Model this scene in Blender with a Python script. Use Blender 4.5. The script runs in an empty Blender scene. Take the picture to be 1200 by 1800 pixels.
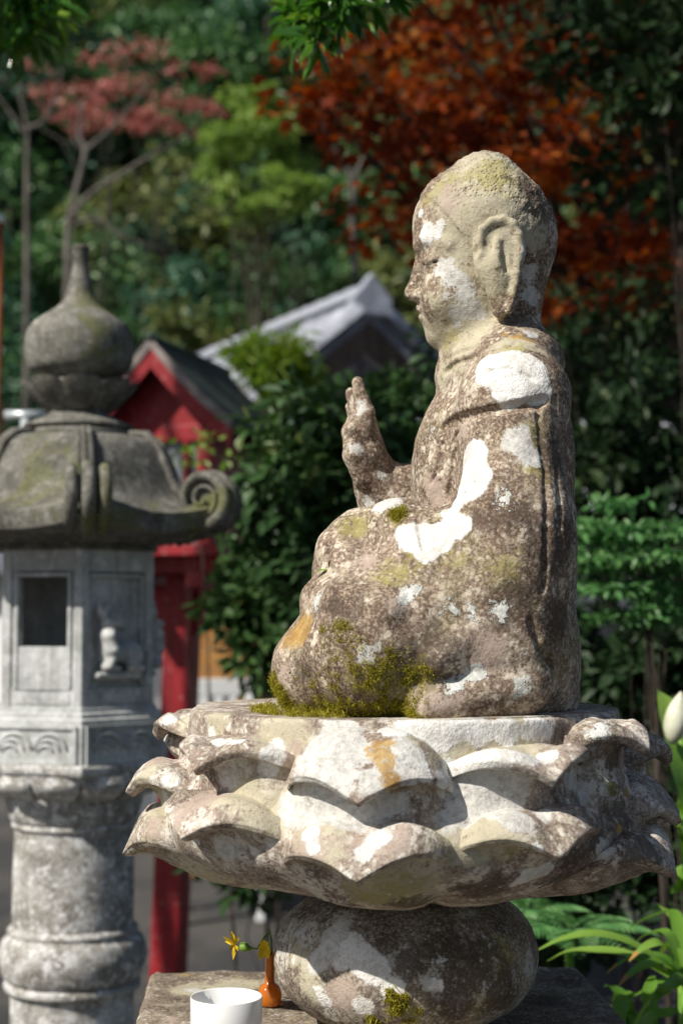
import bpy, math, random
import numpy as np
from mathutils import Vector
from mathutils.bvhtree import BVHTree

rng = np.random.default_rng(7)
random.seed(7)
C = bpy.context.scene.collection
sc = bpy.context.scene
R = math.radians

# ------------------------------------------------------------------ camera
CAM = Vector((0.0, 0.0, 1.55)); PITCH = R(3.75); FPX = 2750.0
cd = bpy.data.cameras.new('camera'); cam = bpy.data.objects.new('camera', cd); C.objects.link(cam)
cam.location = CAM; cam.rotation_euler = (R(90) + PITCH, 0, 0)
cd.sensor_fit = 'VERTICAL'; cd.sensor_height = 36.0; cd.sensor_width = 24.0
cd.lens = 36.0 * FPX / 1800.0
cd.clip_start = 0.05; cd.clip_end = 400.0
cd.dof.use_dof = True; cd.dof.focus_distance = 1.80; cd.dof.aperture_fstop = 4.5
sc.camera = cam

# ------------------------------------------------------------------ light
SUN_EL = R(43); SUN_AZ = math.atan2(-0.79, -0.61)          # direction towards the sun (x, y)
sdir = Vector((math.sin(SUN_AZ) * math.cos(SUN_EL), math.cos(SUN_AZ) * math.cos(SUN_EL), math.sin(SUN_EL)))
w = bpy.data.worlds.new('World'); sc.world = w; w.use_nodes = True
wn = w.node_tree.nodes; wl = w.node_tree.links; wn.clear()
sky = wn.new('ShaderNodeTexSky'); sky.sky_type = 'NISHITA'; sky.sun_disc = False
sky.sun_elevation = SUN_EL; sky.sun_rotation = SUN_AZ
bg = wn.new('ShaderNodeBackground'); bg.inputs['Strength'].default_value = 0.058
wo = wn.new('ShaderNodeOutputWorld')
wl.new(sky.outputs[0], bg.inputs[0]); wl.new(bg.outputs[0], wo.inputs[0])
sl = bpy.data.lights.new('sun', 'SUN'); sl.energy = 5.0; sl.angle = R(0.53); sl.color = (1.0, 0.94, 0.83)
so = bpy.data.objects.new('sun', sl); C.objects.link(so)
so.rotation_euler = (-sdir).to_track_quat('-Z', 'Y').to_euler(); so.location = (0, 0, 12)
sc.view_settings.view_transform = 'Standard'; sc.view_settings.look = 'None'
sc.view_settings.exposure = 0.2; sc.view_settings.gamma = 1.0
try: sc.cycles.use_denoising = True
except Exception: pass
sc.cycles.max_bounces = 6; sc.cycles.transparent_max_bounces = 6

# ------------------------------------------------------------------ pixel helpers (photo 1200 x 1800)
cp, sp = math.cos(PITCH), math.sin(PITCH)
def ray(px, py):
    dx = (px - 600.0) / FPX; dz = (900.0 - py) / FPX
    return Vector((dx, cp - dz * sp, sp + dz * cp))
def at(px, py, D):
    r = ray(px, py); return CAM + r * (D / r.y)

# ------------------------------------------------------------------ generic helpers
def tag(o, label=None, cat=None, group=None, kind=None):
    if label: o['label'] = label
    if cat: o['category'] = cat
    if group: o['group'] = group
    if kind: o['kind'] = kind
    return o
def empty(name, loc=(0, 0, 0), rz=0.0):
    o = bpy.data.objects.new(name, None); C.objects.link(o)
    o.location = loc; o.rotation_euler = (0, 0, rz); o.empty_display_size = .1
    return o
def link(name, me, mat=None, parent=None):
    o = bpy.data.objects.new(name, me); C.objects.link(o)
    if mat is not None and not me.materials: me.materials.append(mat)
    if parent is not None: o.parent = parent
    return o
def mesh_np(name, V, F, smooth=True):
    V = np.asarray(V, dtype=np.float32); F = np.asarray(F, dtype=np.int32)
    me = bpy.data.meshes.new(name); n, k = F.shape
    me.vertices.add(len(V)); me.vertices.foreach_set('co', V.ravel())
    me.loops.add(n * k); me.loops.foreach_set('vertex_index', F.ravel())
    me.polygons.add(n)
    me.polygons.foreach_set('loop_start', np.arange(0, n * k, k, dtype=np.int32))
    me.polygons.foreach_set('use_smooth', np.full(n, smooth, dtype=bool))
    me.update(calc_edges=True)
    return me
def attr(me, name, vals):
    a = me.attributes.new(name, 'FLOAT', 'POINT')
    a.data.foreach_set('value', np.asarray(vals, dtype=np.float32))

def _hash(i, j, k, s):
    n = (i.astype(np.int64) * 374761393 + j.astype(np.int64) * 668265263 + k.astype(np.int64) * 2147483647 + s * 974711) & 0x7fffffff
    n = ((n ^ (n >> 13)) * 1274126177) & 0x7fffffff
    n = ((n ^ (n >> 15)) * 461845907) & 0x7fffffff
    return (n & 0xffff) / 32767.5 - 1.0
def vnoise(p, s=0):
    p = np.asarray(p, dtype=np.float64); f0 = np.floor(p); f = p - f0; u = f * f * (3 - 2 * f); i = f0.astype(np.int64)
    r = 0
    for a in (0, 1):
        for b in (0, 1):
            for c in (0, 1):
                wgt = (u[:, 0] if a else 1 - u[:, 0]) * (u[:, 1] if b else 1 - u[:, 1]) * (u[:, 2] if c else 1 - u[:, 2])
                r = r + wgt * _hash(i[:, 0] + a, i[:, 1] + b, i[:, 2] + c, s)
    return r
def fbm(p, s=0, o=3):
    r = 0; a = 1.0; p = np.asarray(p, dtype=np.float64)
    for q in range(o):
        r = r + a * vnoise(p * (2 ** q), s + q * 17); a *= .5
    return r

class MB:
    """collects boxes, tubes, lathes into one mesh"""
    def __init__(s): s.v = []; s.f = []; s.sm = []
    def add(s, verts, faces, smooth=False):
        o = len(s.v); s.v += [tuple(p) for p in verts]
        s.f += [tuple(i + o for i in q) for q in faces]; s.sm += [smooth] * len(faces)
    def box(s, c, half, ax=None):
        c = Vector(c); ax = ax or (Vector((1, 0, 0)), Vector((0, 1, 0)), Vector((0, 0, 1)))
        P = [c + ax[0] * (half[0] * i) + ax[1] * (half[1] * j) + ax[2] * (half[2] * k) for i in (-1, 1) for j in (-1, 1) for k in (-1, 1)]
        s.add(P, [(0, 1, 3, 2), (4, 6, 7, 5), (0, 4, 5, 1), (2, 3, 7, 6), (0, 2, 6, 4), (1, 5, 7, 3)])
    def bar(s, a, b, hw, hh, up=(0, 0, 1)):
        a = Vector(a); b = Vector(b); d = (b - a); L = d.length; d.normalize(); up = Vector(up)
        x = d.cross(up)
        if x.length < 1e-4: x = d.cross(Vector((1, 0, 0)))
        x.normalize(); z = x.cross(d); s.box((a + b) / 2, (L / 2, hw, hh), (d, x, z))
    def tube(s, pts, rad, n=8, cap=True):
        pts = [Vector(p) for p in pts]; m = len(pts)
        if not hasattr(rad, '__len__'): rad = [rad] * m
        t0 = (pts[1] - pts[0]).normalized(); x = t0.orthogonal().normalized(); V = []
        for i in range(m):
            t = (pts[min(i + 1, m - 1)] - pts[max(i - 1, 0)])
            t = t.normalized() if t.length > 1e-9 else t0
            x = (x - t * x.dot(t)); x = x.normalized() if x.length > 1e-6 else t.orthogonal().normalized()
            y = t.cross(x)
            for k in range(n):
                a = 2 * math.pi * k / n; V.append(pts[i] + (x * math.cos(a) + y * math.sin(a)) * rad[i])
        F = [(i * n + k, i * n + (k + 1) % n, (i + 1) * n + (k + 1) % n, (i + 1) * n + k) for i in range(m - 1) for k in range(n)]
        if cap: F += [tuple(range(n - 1, -1, -1)), tuple((m - 1) * n + k for k in range(n))]
        s.add(V, F, True)
    def lathe(s, prof, n=48, c=(0, 0), smooth=True, fn=None, a0=0.0):
        V = []
        for (r, z) in prof:
            for k in range(n):
                a = a0 + 2 * math.pi * k / n
                rr, zz = (fn(a, r, z) if fn else (r, z))
                V.append((c[0] + rr * math.sin(a), c[1] - rr * math.cos(a), zz))
        m = len(prof)
        F = [(i * n + k, i * n + (k + 1) % n, (i + 1) * n + (k + 1) % n, (i + 1) * n + k) for i in range(m - 1) for k in range(n)]
        F += [tuple(range(n)), tuple((m - 1) * n + k for k in range(n - 1, -1, -1))]
        s.add(V, F, smooth)
    def poly(s, pts): s.add(pts, [tuple(range(len(pts)))])
    def prism(s, pts, d):
        """planar polygon extruded by vector d"""
        pts = [Vector(p) for p in pts]; d = Vector(d); n = len(pts)
        s.add(pts + [p + d for p in pts], [tuple(range(n - 1, -1, -1)), tuple(range(n, 2 * n))] + [(i, (i + 1) % n, n + (i + 1) % n, n + i) for i in range(n)])
    def mesh(s, name):
        me = bpy.data.meshes.new(name); me.from_pydata(s.v, [], s.f)
        me.polygons.foreach_set('use_smooth', np.array(s.sm, dtype=bool)); me.update()
        return me
    def build(s, name, mat, parent=None, bevel=0.0):
        o = link(name, s.mesh(name), mat, parent)
        if bevel:
            b = o.modifiers.new('bevel', 'BEVEL'); b.width = bevel; b.segments = 2; b.limit_method = 'ANGLE'; b.angle_limit = R(40)
        return o
def fix_normals(me):
    import bmesh
    bm = bmesh.new(); bm.from_mesh(me); bmesh.ops.recalc_face_normals(bm, faces=bm.faces); bm.to_mesh(me); bm.free()

# ------------------------------------------------------------------ materials
class NT:
    def __init__(s, name):
        s.m = bpy.data.materials.new(name); s.m.use_nodes = True; s.t = s.m.node_tree; s.t.nodes.clear()
        s.out = s.t.nodes.new('ShaderNodeOutputMaterial'); s.co = s.t.nodes.new('ShaderNodeTexCoord')
    def n(s, typ, **kw):
        nd = s.t.nodes.new(typ)
        for k, v in kw.items(): setattr(nd, k, v)
        return nd
    def put(s, sock, v):
        if hasattr(v, 'is_output') or isinstance(v, bpy.types.NodeSocket): s.t.links.new(v, sock)
        else:
            if sock.type == 'RGBA' and len(v) == 3: v = (*v, 1)
            sock.default_value = v
    def noise(s, scale, detail=4, rough=.6, dist=0.0, vec=None):
        nd = s.n('ShaderNodeTexNoise'); nd.inputs['Scale'].default_value = scale; nd.inputs['Detail'].default_value = detail
        nd.inputs['Roughness'].default_value = rough; nd.inputs['Distortion'].default_value = dist
        s.t.links.new(vec or s.co.outputs['Object'], nd.inputs['Vector']); return nd.outputs['Fac']
    def vor(s, scale, feature='F1', vec=None, rnd=1.0):
        nd = s.n('ShaderNodeTexVoronoi', feature=feature); nd.inputs['Scale'].default_value = scale; nd.inputs['Randomness'].default_value = rnd
        s.t.links.new(vec or s.co.outputs['Object'], nd.inputs['Vector']); return nd.outputs['Distance']
    def warp(s, amount, scale):
        nz = s.n('ShaderNodeTexNoise'); nz.inputs['Scale'].default_value = scale; nz.inputs['Detail'].default_value = 3
        s.t.links.new(s.co.outputs['Object'], nz.inputs['Vector'])
        a = s.n('ShaderNodeVectorMath', operation='SUBTRACT'); s.t.links.new(nz.outputs['Color'], a.inputs[0]); a.inputs[1].default_value = (.5, .5, .5)
        b = s.n('ShaderNodeVectorMath', operation='SCALE'); s.t.links.new(a.outputs[0], b.inputs[0]); b.inputs['Scale'].default_value = amount
        c = s.n('ShaderNodeVectorMath', operation='ADD'); s.t.links.new(s.co.outputs['Object'], c.inputs[0]); s.t.links.new(b.outputs[0], c.inputs[1])
        return c.outputs[0]
    def scl(s, v):
        m = s.n('ShaderNodeMapping'); m.inputs['Scale'].default_value = v
        s.t.links.new(s.co.outputs['Object'], m.inputs['Vector']); return m.outputs[0]
    def step(s, v, a, b):
        nd = s.n('ShaderNodeMapRange', interpolation_type='SMOOTHSTEP')
        s.put(nd.inputs['Value'], v); nd.inputs['From Min'].default_value = a; nd.inputs['From Max'].default_value = b
        return nd.outputs['Result']
    def math(s, op, a, b=0.0, clamp=False):
        nd = s.n('ShaderNodeMath', operation=op); nd.use_clamp = clamp
        s.put(nd.inputs[0], a); s.put(nd.inputs[1], b); return nd.outputs[0]
    def mix(s, f, a, b):
        nd = s.n('ShaderNodeMix', data_type='RGBA'); s.put(nd.inputs['Factor'], f); s.put(nd.inputs['A'], a) if False else None
        s.put(nd.inputs[6], a); s.put(nd.inputs[7], b); return nd.outputs[2]
    def at(s, name):
        nd = s.n('ShaderNodeAttribute', attribute_name=name); return nd.outputs['Fac']
    def bump(s, h, strength=.5, dist=.002, normal=None):
        nd = s.n('ShaderNodeBump'); nd.inputs['Strength'].default_value = strength; nd.inputs['Distance'].default_value = dist
        s.put(nd.inputs['Height'], h)
        if normal is not None: s.t.links.new(normal, nd.inputs['Normal'])
        return nd.outputs[0]
    def bsdf(s, col, rough=.8, spec=.3, normal=None, metal=0.0):
        b = s.n('ShaderNodeBsdfPrincipled'); s.put(b.inputs['Base Color'], col); s.put(b.inputs['Roughness'], rough)
        b.inputs['Specular IOR Level'].default_value = spec; b.inputs['Metallic'].default_value = metal
        if normal is not None: s.t.links.new(normal, b.inputs['Normal'])
        return b
    def done(s, sh):
        s.t.links.new(sh.outputs[0] if hasattr(sh, 'outputs') else sh, s.out.inputs['Surface']); return s.m

def stone_mat(name, dark, mid, light, lich=(.56, .50, .44), patch=.6, dens=.5, moss=.3, pit=1.0, sc_=1.0, attrs=True, grn=(.20, .19, .07), spk=1.0):
    t = NT(name)
    wv = t.warp(.035 / sc_, 24 * sc_)
    big = t.noise(9 * sc_, 4, .65, .3); med = t.noise(42 * sc_, 5, .7); fine = t.noise(260 * sc_, 3, .75); grit = t.noise(120 * sc_, 3, .75)
    col = t.mix(t.step(big, .38, .62), dark, mid)
    col = t.mix(t.math('MULTIPLY', t.step(med, .49, .63), .8), col, light)
    col = t.mix(t.math('MULTIPLY', t.step(grit, .53, .68), .42 * spk), col, tuple(c * .40 for c in dark))
    col = t.mix(t.math('MULTIPLY', t.step(t.noise(17 * sc_, 5, .7, .6), .50, .62), .60 * spk), col, tuple(c * .52 for c in dark))
    # crusty lichen in two sizes
    v1 = t.vor(21 * sc_, 'F1', wv); n1 = t.math('ADD', big, t.math('MULTIPLY', t.math('SUBTRACT', med, .5), .8))
    m1 = t.math('MULTIPLY', t.step(t.math('ADD', v1, t.math('MULTIPLY', t.math('SUBTRACT', med, .5), .8)), .46, .36), t.step(n1, 1 - patch, 1.05 - patch))
    col = t.mix(t.math('MULTIPLY', m1, t.step(grit, .62, .46)), col, lich)
    v2 = t.vor(58 * sc_, 'F1', wv)
    m2 = t.math('MULTIPLY', t.step(v2, .38, .25), t.step(med, 1.0 - dens, 1.06 - dens))
    col = t.mix(t.math('MULTIPLY', m2, .85), col, tuple(min(.75, c * 1.2) for c in lich))
    v3 = t.vor(125 * sc_, 'F1'); m3 = t.math('MULTIPLY', t.step(v3, .34, .22), t.step(big, .44, .54))
    col = t.mix(t.math('MULTIPLY', m3, .75 * spk), col, tuple(min(.75, c * 1.12) for c in lich))
    stk = t.noise(1.0, 4, .65, vec=t.scl((34 * sc_, 34 * sc_, 3.2 * sc_)))
    col = t.mix(t.math('MULTIPLY', t.step(stk, .52, .66), .45), col, tuple(c * .55 for c in dark))
    # greenish film
    col = t.mix(t.math('MULTIPLY', t.step(t.noise(7 * sc_, 4, .65, .5), .52, .66), moss), col, grn)
    # fine grain
    col = t.mix(t.math('MULTIPLY', t.step(fine, .46, .64), .42 * spk), col, tuple(min(.8, c * 1.55) for c in light))
    col = t.mix(t.math('MULTIPLY', t.step(fine, .47, .32), .5 * spk), col, tuple(c * .4 for c in dark))
    h = t.math('ADD', t.math('MULTIPLY', med, .7), t.math('ADD', t.math('MULTIPLY', grit, .45), t.math('MULTIPLY', fine, .4)))
    if attrs:
        ed = t.math('ADD', t.math('MULTIPLY', t.math('SUBTRACT', med, .5), 1.5), t.math('MULTIPLY', t.math('SUBTRACT', grit, .5), 1.0))
        ed = t.math('ADD', ed, t.math('MULTIPLY', t.math('SUBTRACT', big, .5), .9))
        def lay(a, k, lo, soft, c, op=1.0, grain=None):
            nonlocal col
            m = t.step(t.math('ADD', t.at(a), t.math('MULTIPLY', ed, k)), lo, lo + soft)
            if grain is not None: m = t.math('MULTIPLY', m, t.step(grit, grain + .1, grain - .06))
            col = t.mix(t.math('MULTIPLY', m, op), col, c); return m
        lay('pale', 2.0, -.35, .9, (.50, .46, .34), .85, .60)
        lay('algae', 3.0, .15, 1.0, (.33, .29, .10), .75, .56)
        lay('dark', 3.0, -.05, 1.0, (.062, .042, .034), .8, .60)  # dark stains and shade, both painted into the stone colour
        lay('pink', 2.4, .1, .4, (.43, .34, .29), .85, .58)
        lay('mossf', 3.0, .1, .6, t.mix(t.step(grit, .4, .6), (.24, .21, .03), (.13, .115, .02)), .6, .56)
        mw = lay('white', .42, -.12, .20, t.mix(t.step(t.math('ADD', med, t.math('MULTIPLY', t.math('SUBTRACT', fine, .5), .7)), .38, .62), (.60, .58, .545), (.80, .79, .77)), 1.0, .70)
        lay('grey', 1.2, 0, .18, t.mix(t.step(grit, .42, .6), (.66, .65, .62), (.50, .49, .47)), .93, .66)
        lay('ochre', 1.0, 0, .2, t.mix(t.step(med, .42, .6), (.33, .19, .055), (.47, .30, .085)), .85, .60)
        mr = lay('rosette', 1.7, -.15, .14, t.mix(t.step(grit, .4, .56), (.78, .78, .75), (.50, .51, .48)), 1.0)
        h = t.math('ADD', h, t.math('MULTIPLY', t.math('MULTIPLY', mw, grit), .45)); h = t.math('ADD', h, t.math('MULTIPLY', mr, .5))
        pv = t.vor(230 * sc_, 'F1')
        h = t.math('SUBTRACT', h, t.math('MULTIPLY', t.math('MULTIPLY', t.step(pv, .5, .15), t.at('hair')), .5))
    nb = t.bump(h, .9 * pit, .0026 / sc_)
    return t.done(t.bsdf(col, .92, .18, nb))

def simple_mat(name, c1, c2, scale=20, rough=.7, spec=.3, bump=.2, dist=.002, detail=6, lo=.35, hi=.65, metal=0.0, stretch=None):
    t = NT(name); vec = t.scl(stretch) if stretch else None
    f = t.noise(scale, detail, .65, vec=vec)
    col = t.mix(t.step(f, lo, hi), c1, c2)
    return t.done(t.bsdf(col, rough, spec, t.bump(t.noise(scale * 4, 4, vec=vec), bump, dist) if bump else None, metal))

def leaf_mat(name, cols, trans=.25, rough=.45, spec=.4):
    t = NT(name); r = t.at('rnd')
    ramp = t.n('ShaderNodeValToRGB'); t.t.links.new(r, ramp.inputs[0]); cr = ramp.color_ramp
    while len(cr.elements) < len(cols): cr.elements.new(.5)
    for i, (p, c) in enumerate(cols): cr.elements[i].position = p; cr.elements[i].color = (*c, 1)
    col = t.mix(t.math('MULTIPLY', t.noise(30, 3), .35), ramp.outputs[0], tuple(x * .55 for x in cols[0][1]))
    b = t.bsdf(col, rough, spec)
    tr = t.n('ShaderNodeBsdfTranslucent')
    br = t.n('ShaderNodeHueSaturation'); br.inputs['Value'].default_value = 1.5; br.inputs['Saturation'].default_value = 1.1; t.t.links.new(col, br.inputs['Color'])
    t.t.links.new(br.outputs[0], tr.inputs[0])
    mx = t.n('ShaderNodeMixShader'); mx.inputs[0].default_value = trans
    t.t.links.new(b.outputs[0], mx.inputs[1]); t.t.links.new(tr.outputs[0], mx.inputs[2])
    return t.done(mx)

M = {}
M['statue'] = stone_mat('weathered_stone', (.150, .102, .076), (.255, .188, .145), (.47, .40, .31), lich=(.58, .51, .43), patch=.50, dens=.52, moss=.35)
M['lotus'] = stone_mat('lotus_stone', (.21, .155, .125), (.38, .30, .255), (.57, .505, .43), lich=(.64, .59, .53), patch=.62, dens=.52, moss=.3, spk=.7)
M['ball'] = stone_mat('boulder_stone', (.15, .118, .095), (.28, .23, .185), (.44, .39, .32), lich=(.50, .49, .45), patch=.6, dens=.45, moss=.3)
M['plinth'] = stone_mat('plinth_stone', (.15, .115, .085), (.26, .215, .165), (.36, .31, .25), patch=.45, dens=.4, moss=.45)
M['lantern'] = stone_mat('lantern_granite', (.37, .38, .375), (.53, .545, .545), (.63, .645, .655), lich=(.68, .69, .70), patch=.42, dens=.35, moss=.2, pit=.5, sc_=.8, attrs=False, grn=(.13, .14, .06), spk=.4)
M['lantern_dark'] = stone_mat('lantern_mossy_granite', (.085, .080, .070), (.17, .165, .145), (.26, .255, .23), lich=(.34, .345, .32), patch=.38, dens=.32, moss=.8, pit=.8, sc_=.8, attrs=False, grn=(.12, .13, .035), spk=.6)
M['lantern_pillar'] = stone_mat('lantern_pillar_granite', (.22, .20, .175), (.42, .41, .39), (.58, .58, .58), lich=(.68, .68, .69), patch=.55, dens=.55, moss=.15, pit=1.0, sc_=.9, attrs=False)

# ================================================================== SETTING: ground and hill
def ground_z(x, y):
    return np.maximum(0, np.minimum(.75 * (y - 17.0), 5.25 + .6 * (y - 24.0)))
def make_ground():
    xs = np.concatenate([np.linspace(-60, -8, 14), np.linspace(-7, 7, 57), np.linspace(8, 60, 14)])
    ys = np.concatenate([np.linspace(-12, 0, 8), np.linspace(.25, 16, 64), np.linspace(17, 75, 40)])
    X, Y = np.meshgrid(xs, ys, indexing='ij')
    p = np.stack([X.ravel(), Y.ravel(), np.zeros(X.size)], 1)
    Z = ground_z(X, Y).ravel() + .02 * fbm(p * .8, 3) + np.where(p[:, 1] > 18, .5 * fbm(p * .35, 9), 0)
    V = np.stack([p[:, 0], p[:, 1], Z], 1); ny = len(ys)
    F = np.array([(i * ny + j, (i + 1) * ny + j, (i + 1) * ny + j + 1, i * ny + j + 1) for i in range(len(xs) - 1) for j in range(ny - 1)])
    t = NT('ground_soil')
    g = t.mix(t.step(t.noise(1.2, 5), .4, .6), (.052, .052, .055), (.085, .08, .075))
    g = t.mix(t.step(t.noise(9, 6, .7), .55, .7), g, (.12, .11, .10))
    sep = t.n('ShaderNodeSeparateXYZ'); t.t.links.new(t.co.outputs['Object'], sep.inputs[0])
    hillf = t.step(sep.outputs['Y'], 15, 18)
    g = t.mix(hillf, g, t.mix(t.step(t.noise(2.5, 6), .42, .6), (.018, .022, .010), (.045, .050, .022)))
    m = t.done(t.bsdf(g, .95, .2, t.bump(t.noise(60, 6, .7), .6, .01)))
    tag(link('ground', mesh_np('ground', V, F), m), kind='structure')
make_ground()

# ================================================================== STATUE (implicit surface -> mesh)
AX = at(707, 1240, 1.9).x                     # axis of statue, lotus and boulder
PLAT = 1.44                                    # top of the lotus seat
SO = Vector((AX, 1.90, PLAT))
def P(px, py, y=0.0):
    q = at(px, py, 1.90 + y) - SO; return np.array((q.x, q.y, q.z))

class Field:
    def __init__(s, lo, hi, h):
        s.lo = np.array(lo, float); s.h = h; s.n = np.ceil((np.array(hi) - s.lo) / h).astype(int) + 1
        s.F = np.full(s.n, .2, dtype=np.float32)
        s.ax = [(s.lo[i] + h * np.arange(s.n[i])).astype(np.float32) for i in range(3)]
    def sub(s, lo, hi):
        a = np.clip(np.floor((np.array(lo) - s.lo) / s.h).astype(int), 0, s.n); b = np.clip(np.ceil((np.array(hi) - s.lo) / s.h).astype(int) + 1, 0, s.n)
        sl_ = tuple(slice(a[i], b[i]) for i in range(3))
        return sl_, (s.ax[0][sl_[0]][:, None, None], s.ax[1][sl_[1]][None, :, None], s.ax[2][sl_[2]][None, None, :])
    def op(s, lo, hi, fn, k=.01, mode='u'):
        pad = k + 3 * s.h; sl_, g = s.sub(np.array(lo) - pad, np.array(hi) + pad)
        a = s.F[sl_]
        if a.size == 0: return
        b = fn(*g)
        if mode == 'u':
            h = np.clip(.5 + .5 * (b - a) / k, 0, 1); s.F[sl_] = b + (a - b) * h - k * h * (1 - h) if False else (b * (1 - h) + a * h - k * h * (1 - h))
        else:
            b = -b; h = np.clip(.5 - .5 * (b - a) / k, 0, 1); s.F[sl_] = a * h + b * (1 - h) + k * h * (1 - h) if False else (b * (1 - h) + a * h + k * h * (1 - h))
    def ell(s, c, r, k=.01, rot=None, mode='u'):
        c = np.asarray(c, float); r = np.asarray(r, float); m = r.max()
        def fn(x, y, z):
            dx, dy, dz = x - c[0], y - c[1], z - c[2]
            if rot is not None:
                dx, dy, dz = (rot[0][0] * dx + rot[1][0] * dy + rot[2][0] * dz, rot[0][1] * dx + rot[1][1] * dy + rot[2][1] * dz, rot[0][2] * dx + rot[1][2] * dy + rot[2][2] * dz)
            k0 = np.sqrt((dx / r[0]) ** 2 + (dy / r[1]) ** 2 + (dz / r[2]) ** 2)
            k1 = np.sqrt((dx / r[0] ** 2) ** 2 + (dy / r[1] ** 2) ** 2 + (dz / r[2] ** 2) ** 2) + 1e-6
            return k0 * (k0 - 1) / k1
        s.op(c - m if rot is not None else c - r, c + m if rot is not None else c + r, fn, k, mode)
    def cone(s, a, b, ra, rb, k=.01, mode='u', sy=1.0):
        a = np.asarray(a, float); b = np.asarray(b, float); m = max(ra, rb); d = b - a; L = (d * d).sum() + 1e-9
        def fn(x, y, z):
            px, py, pz = x - a[0], y - a[1], z - a[2]
            t = np.clip((px * d[0] + py * d[1] + pz * d[2]) / L, 0, 1)
            return np.sqrt((px - t * d[0]) ** 2 + ((py - t * d[1]) / sy) ** 2 + (pz - t * d[2]) ** 2) - (ra + (rb - ra) * t)
        s.op(np.minimum(a, b) - m * max(1, sy), np.maximum(a, b) + m * max(1, sy), fn, k, mode)
    def chain(s, pts, rad, k=.008, mode='u'):
        if not hasattr(rad, '__len__'): rad = [rad] * len(pts)
        for i in range(len(pts) - 1): s.cone(pts[i], pts[i + 1], rad[i], rad[i + 1], k, mode)
    def sample(s, p):
        q = (np.asarray(p) - s.lo) / s.h
        if (q < 0).any() or (q >= s.n - 1).any(): return .05
        i = q.astype(int); return float(s.F[i[0], i[1], i[2]])
    def trace(s, px, py, origin):
        r = np.array(ray(px, py)); r /= np.linalg.norm(r); o = np.array(CAM) - np.array(origin); t = 1.2
        while t < 2.6:
            d = s.sample(o + r * t)
            if d < 0: return o + r * t
            t += max(s.h * .6, min(d, .05) * .7)
        return None
    def nets(s):
        F = s.F; neg = F < 0; n = s.n
        c = np.zeros(n - 1, dtype=np.uint8)
        offs = [(i, j, k) for i in (0, 1) for j in (0, 1) for k in (0, 1)]
        for (i, j, k) in offs: c += neg[i:n[0] - 1 + i, j:n[1] - 1 + j, k:n[2] - 1 + k]
        act = (c > 0) & (c < 8); idx = np.argwhere(act)
        vals = np.stack([F[idx[:, 0] + i, idx[:, 1] + j, idx[:, 2] + k] for (i, j, k) in offs], 1).astype(np.float64)
        acc = np.zeros((len(idx), 3)); cnt = np.zeros(len(idx))
        for a in range(8):
            for b in range(a + 1, 8):
                if sum(abs(offs[a][q] - offs[b][q]) for q in range(3)) != 1: continue
                m = (vals[:, a] < 0) != (vals[:, b] < 0)
                t = np.where(m, vals[:, a] / np.where(m, vals[:, a] - vals[:, b], 1), 0)
                pa = np.array(offs[a], float); pb = np.array(offs[b], float)
                acc += np.where(m[:, None], pa + (pb - pa) * t[:, None], 0); cnt += m
        V = s.lo + (idx + acc / cnt[:, None]) * s.h
        num = np.full(n - 1, -1, dtype=np.int32); num[act] = np.arange(len(idx))
        Q = []
        for ax in range(3):
            o = [q for q in range(3) if q != ax]; e = [0, 0, 0]; e[ax] = 1
            A = neg[tuple(slice(0, n[q] - e[q]) for q in range(3))]; B = neg[tuple(slice(e[q], n[q]) for q in range(3))]
            ed = np.argwhere(A != B); ed = ed[(ed[:, o[0]] > 0) & (ed[:, o[1]] > 0) & (ed[:, o[0]] < n[o[0]] - 1) & (ed[:, o[1]] < n[o[1]] - 1)]
            fl = A[ed[:, 0], ed[:, 1], ed[:, 2]]
            u = np.zeros(3, int); u[o[0]] = 1; v = np.zeros(3, int); v[o[1]] = 1
            g = lambda d: num[tuple((ed - d).T)]
            q = np.stack([g(u * 0), g(u), g(u + v), g(v)], 1)
            if ax == 1: fl = ~fl
            q = np.where(fl[:, None], q, q[:, ::-1]); Q.append(q)
        Q = np.concatenate(Q); Q = Q[(Q >= 0).all(1)]
        return V, Q

def vnormals(V, Q):
    fn = np.cross(V[Q[:, 2]] - V[Q[:, 0]], V[Q[:, 3]] - V[Q[:, 1]]); N = np.zeros_like(V)
    for k in range(Q.shape[1]):
        for c in range(3): N[:, c] += np.bincount(Q[:, k], fn[:, c], len(V))
    return N / (np.linalg.norm(N, axis=1, keepdims=True) + 1e-9)

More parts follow.
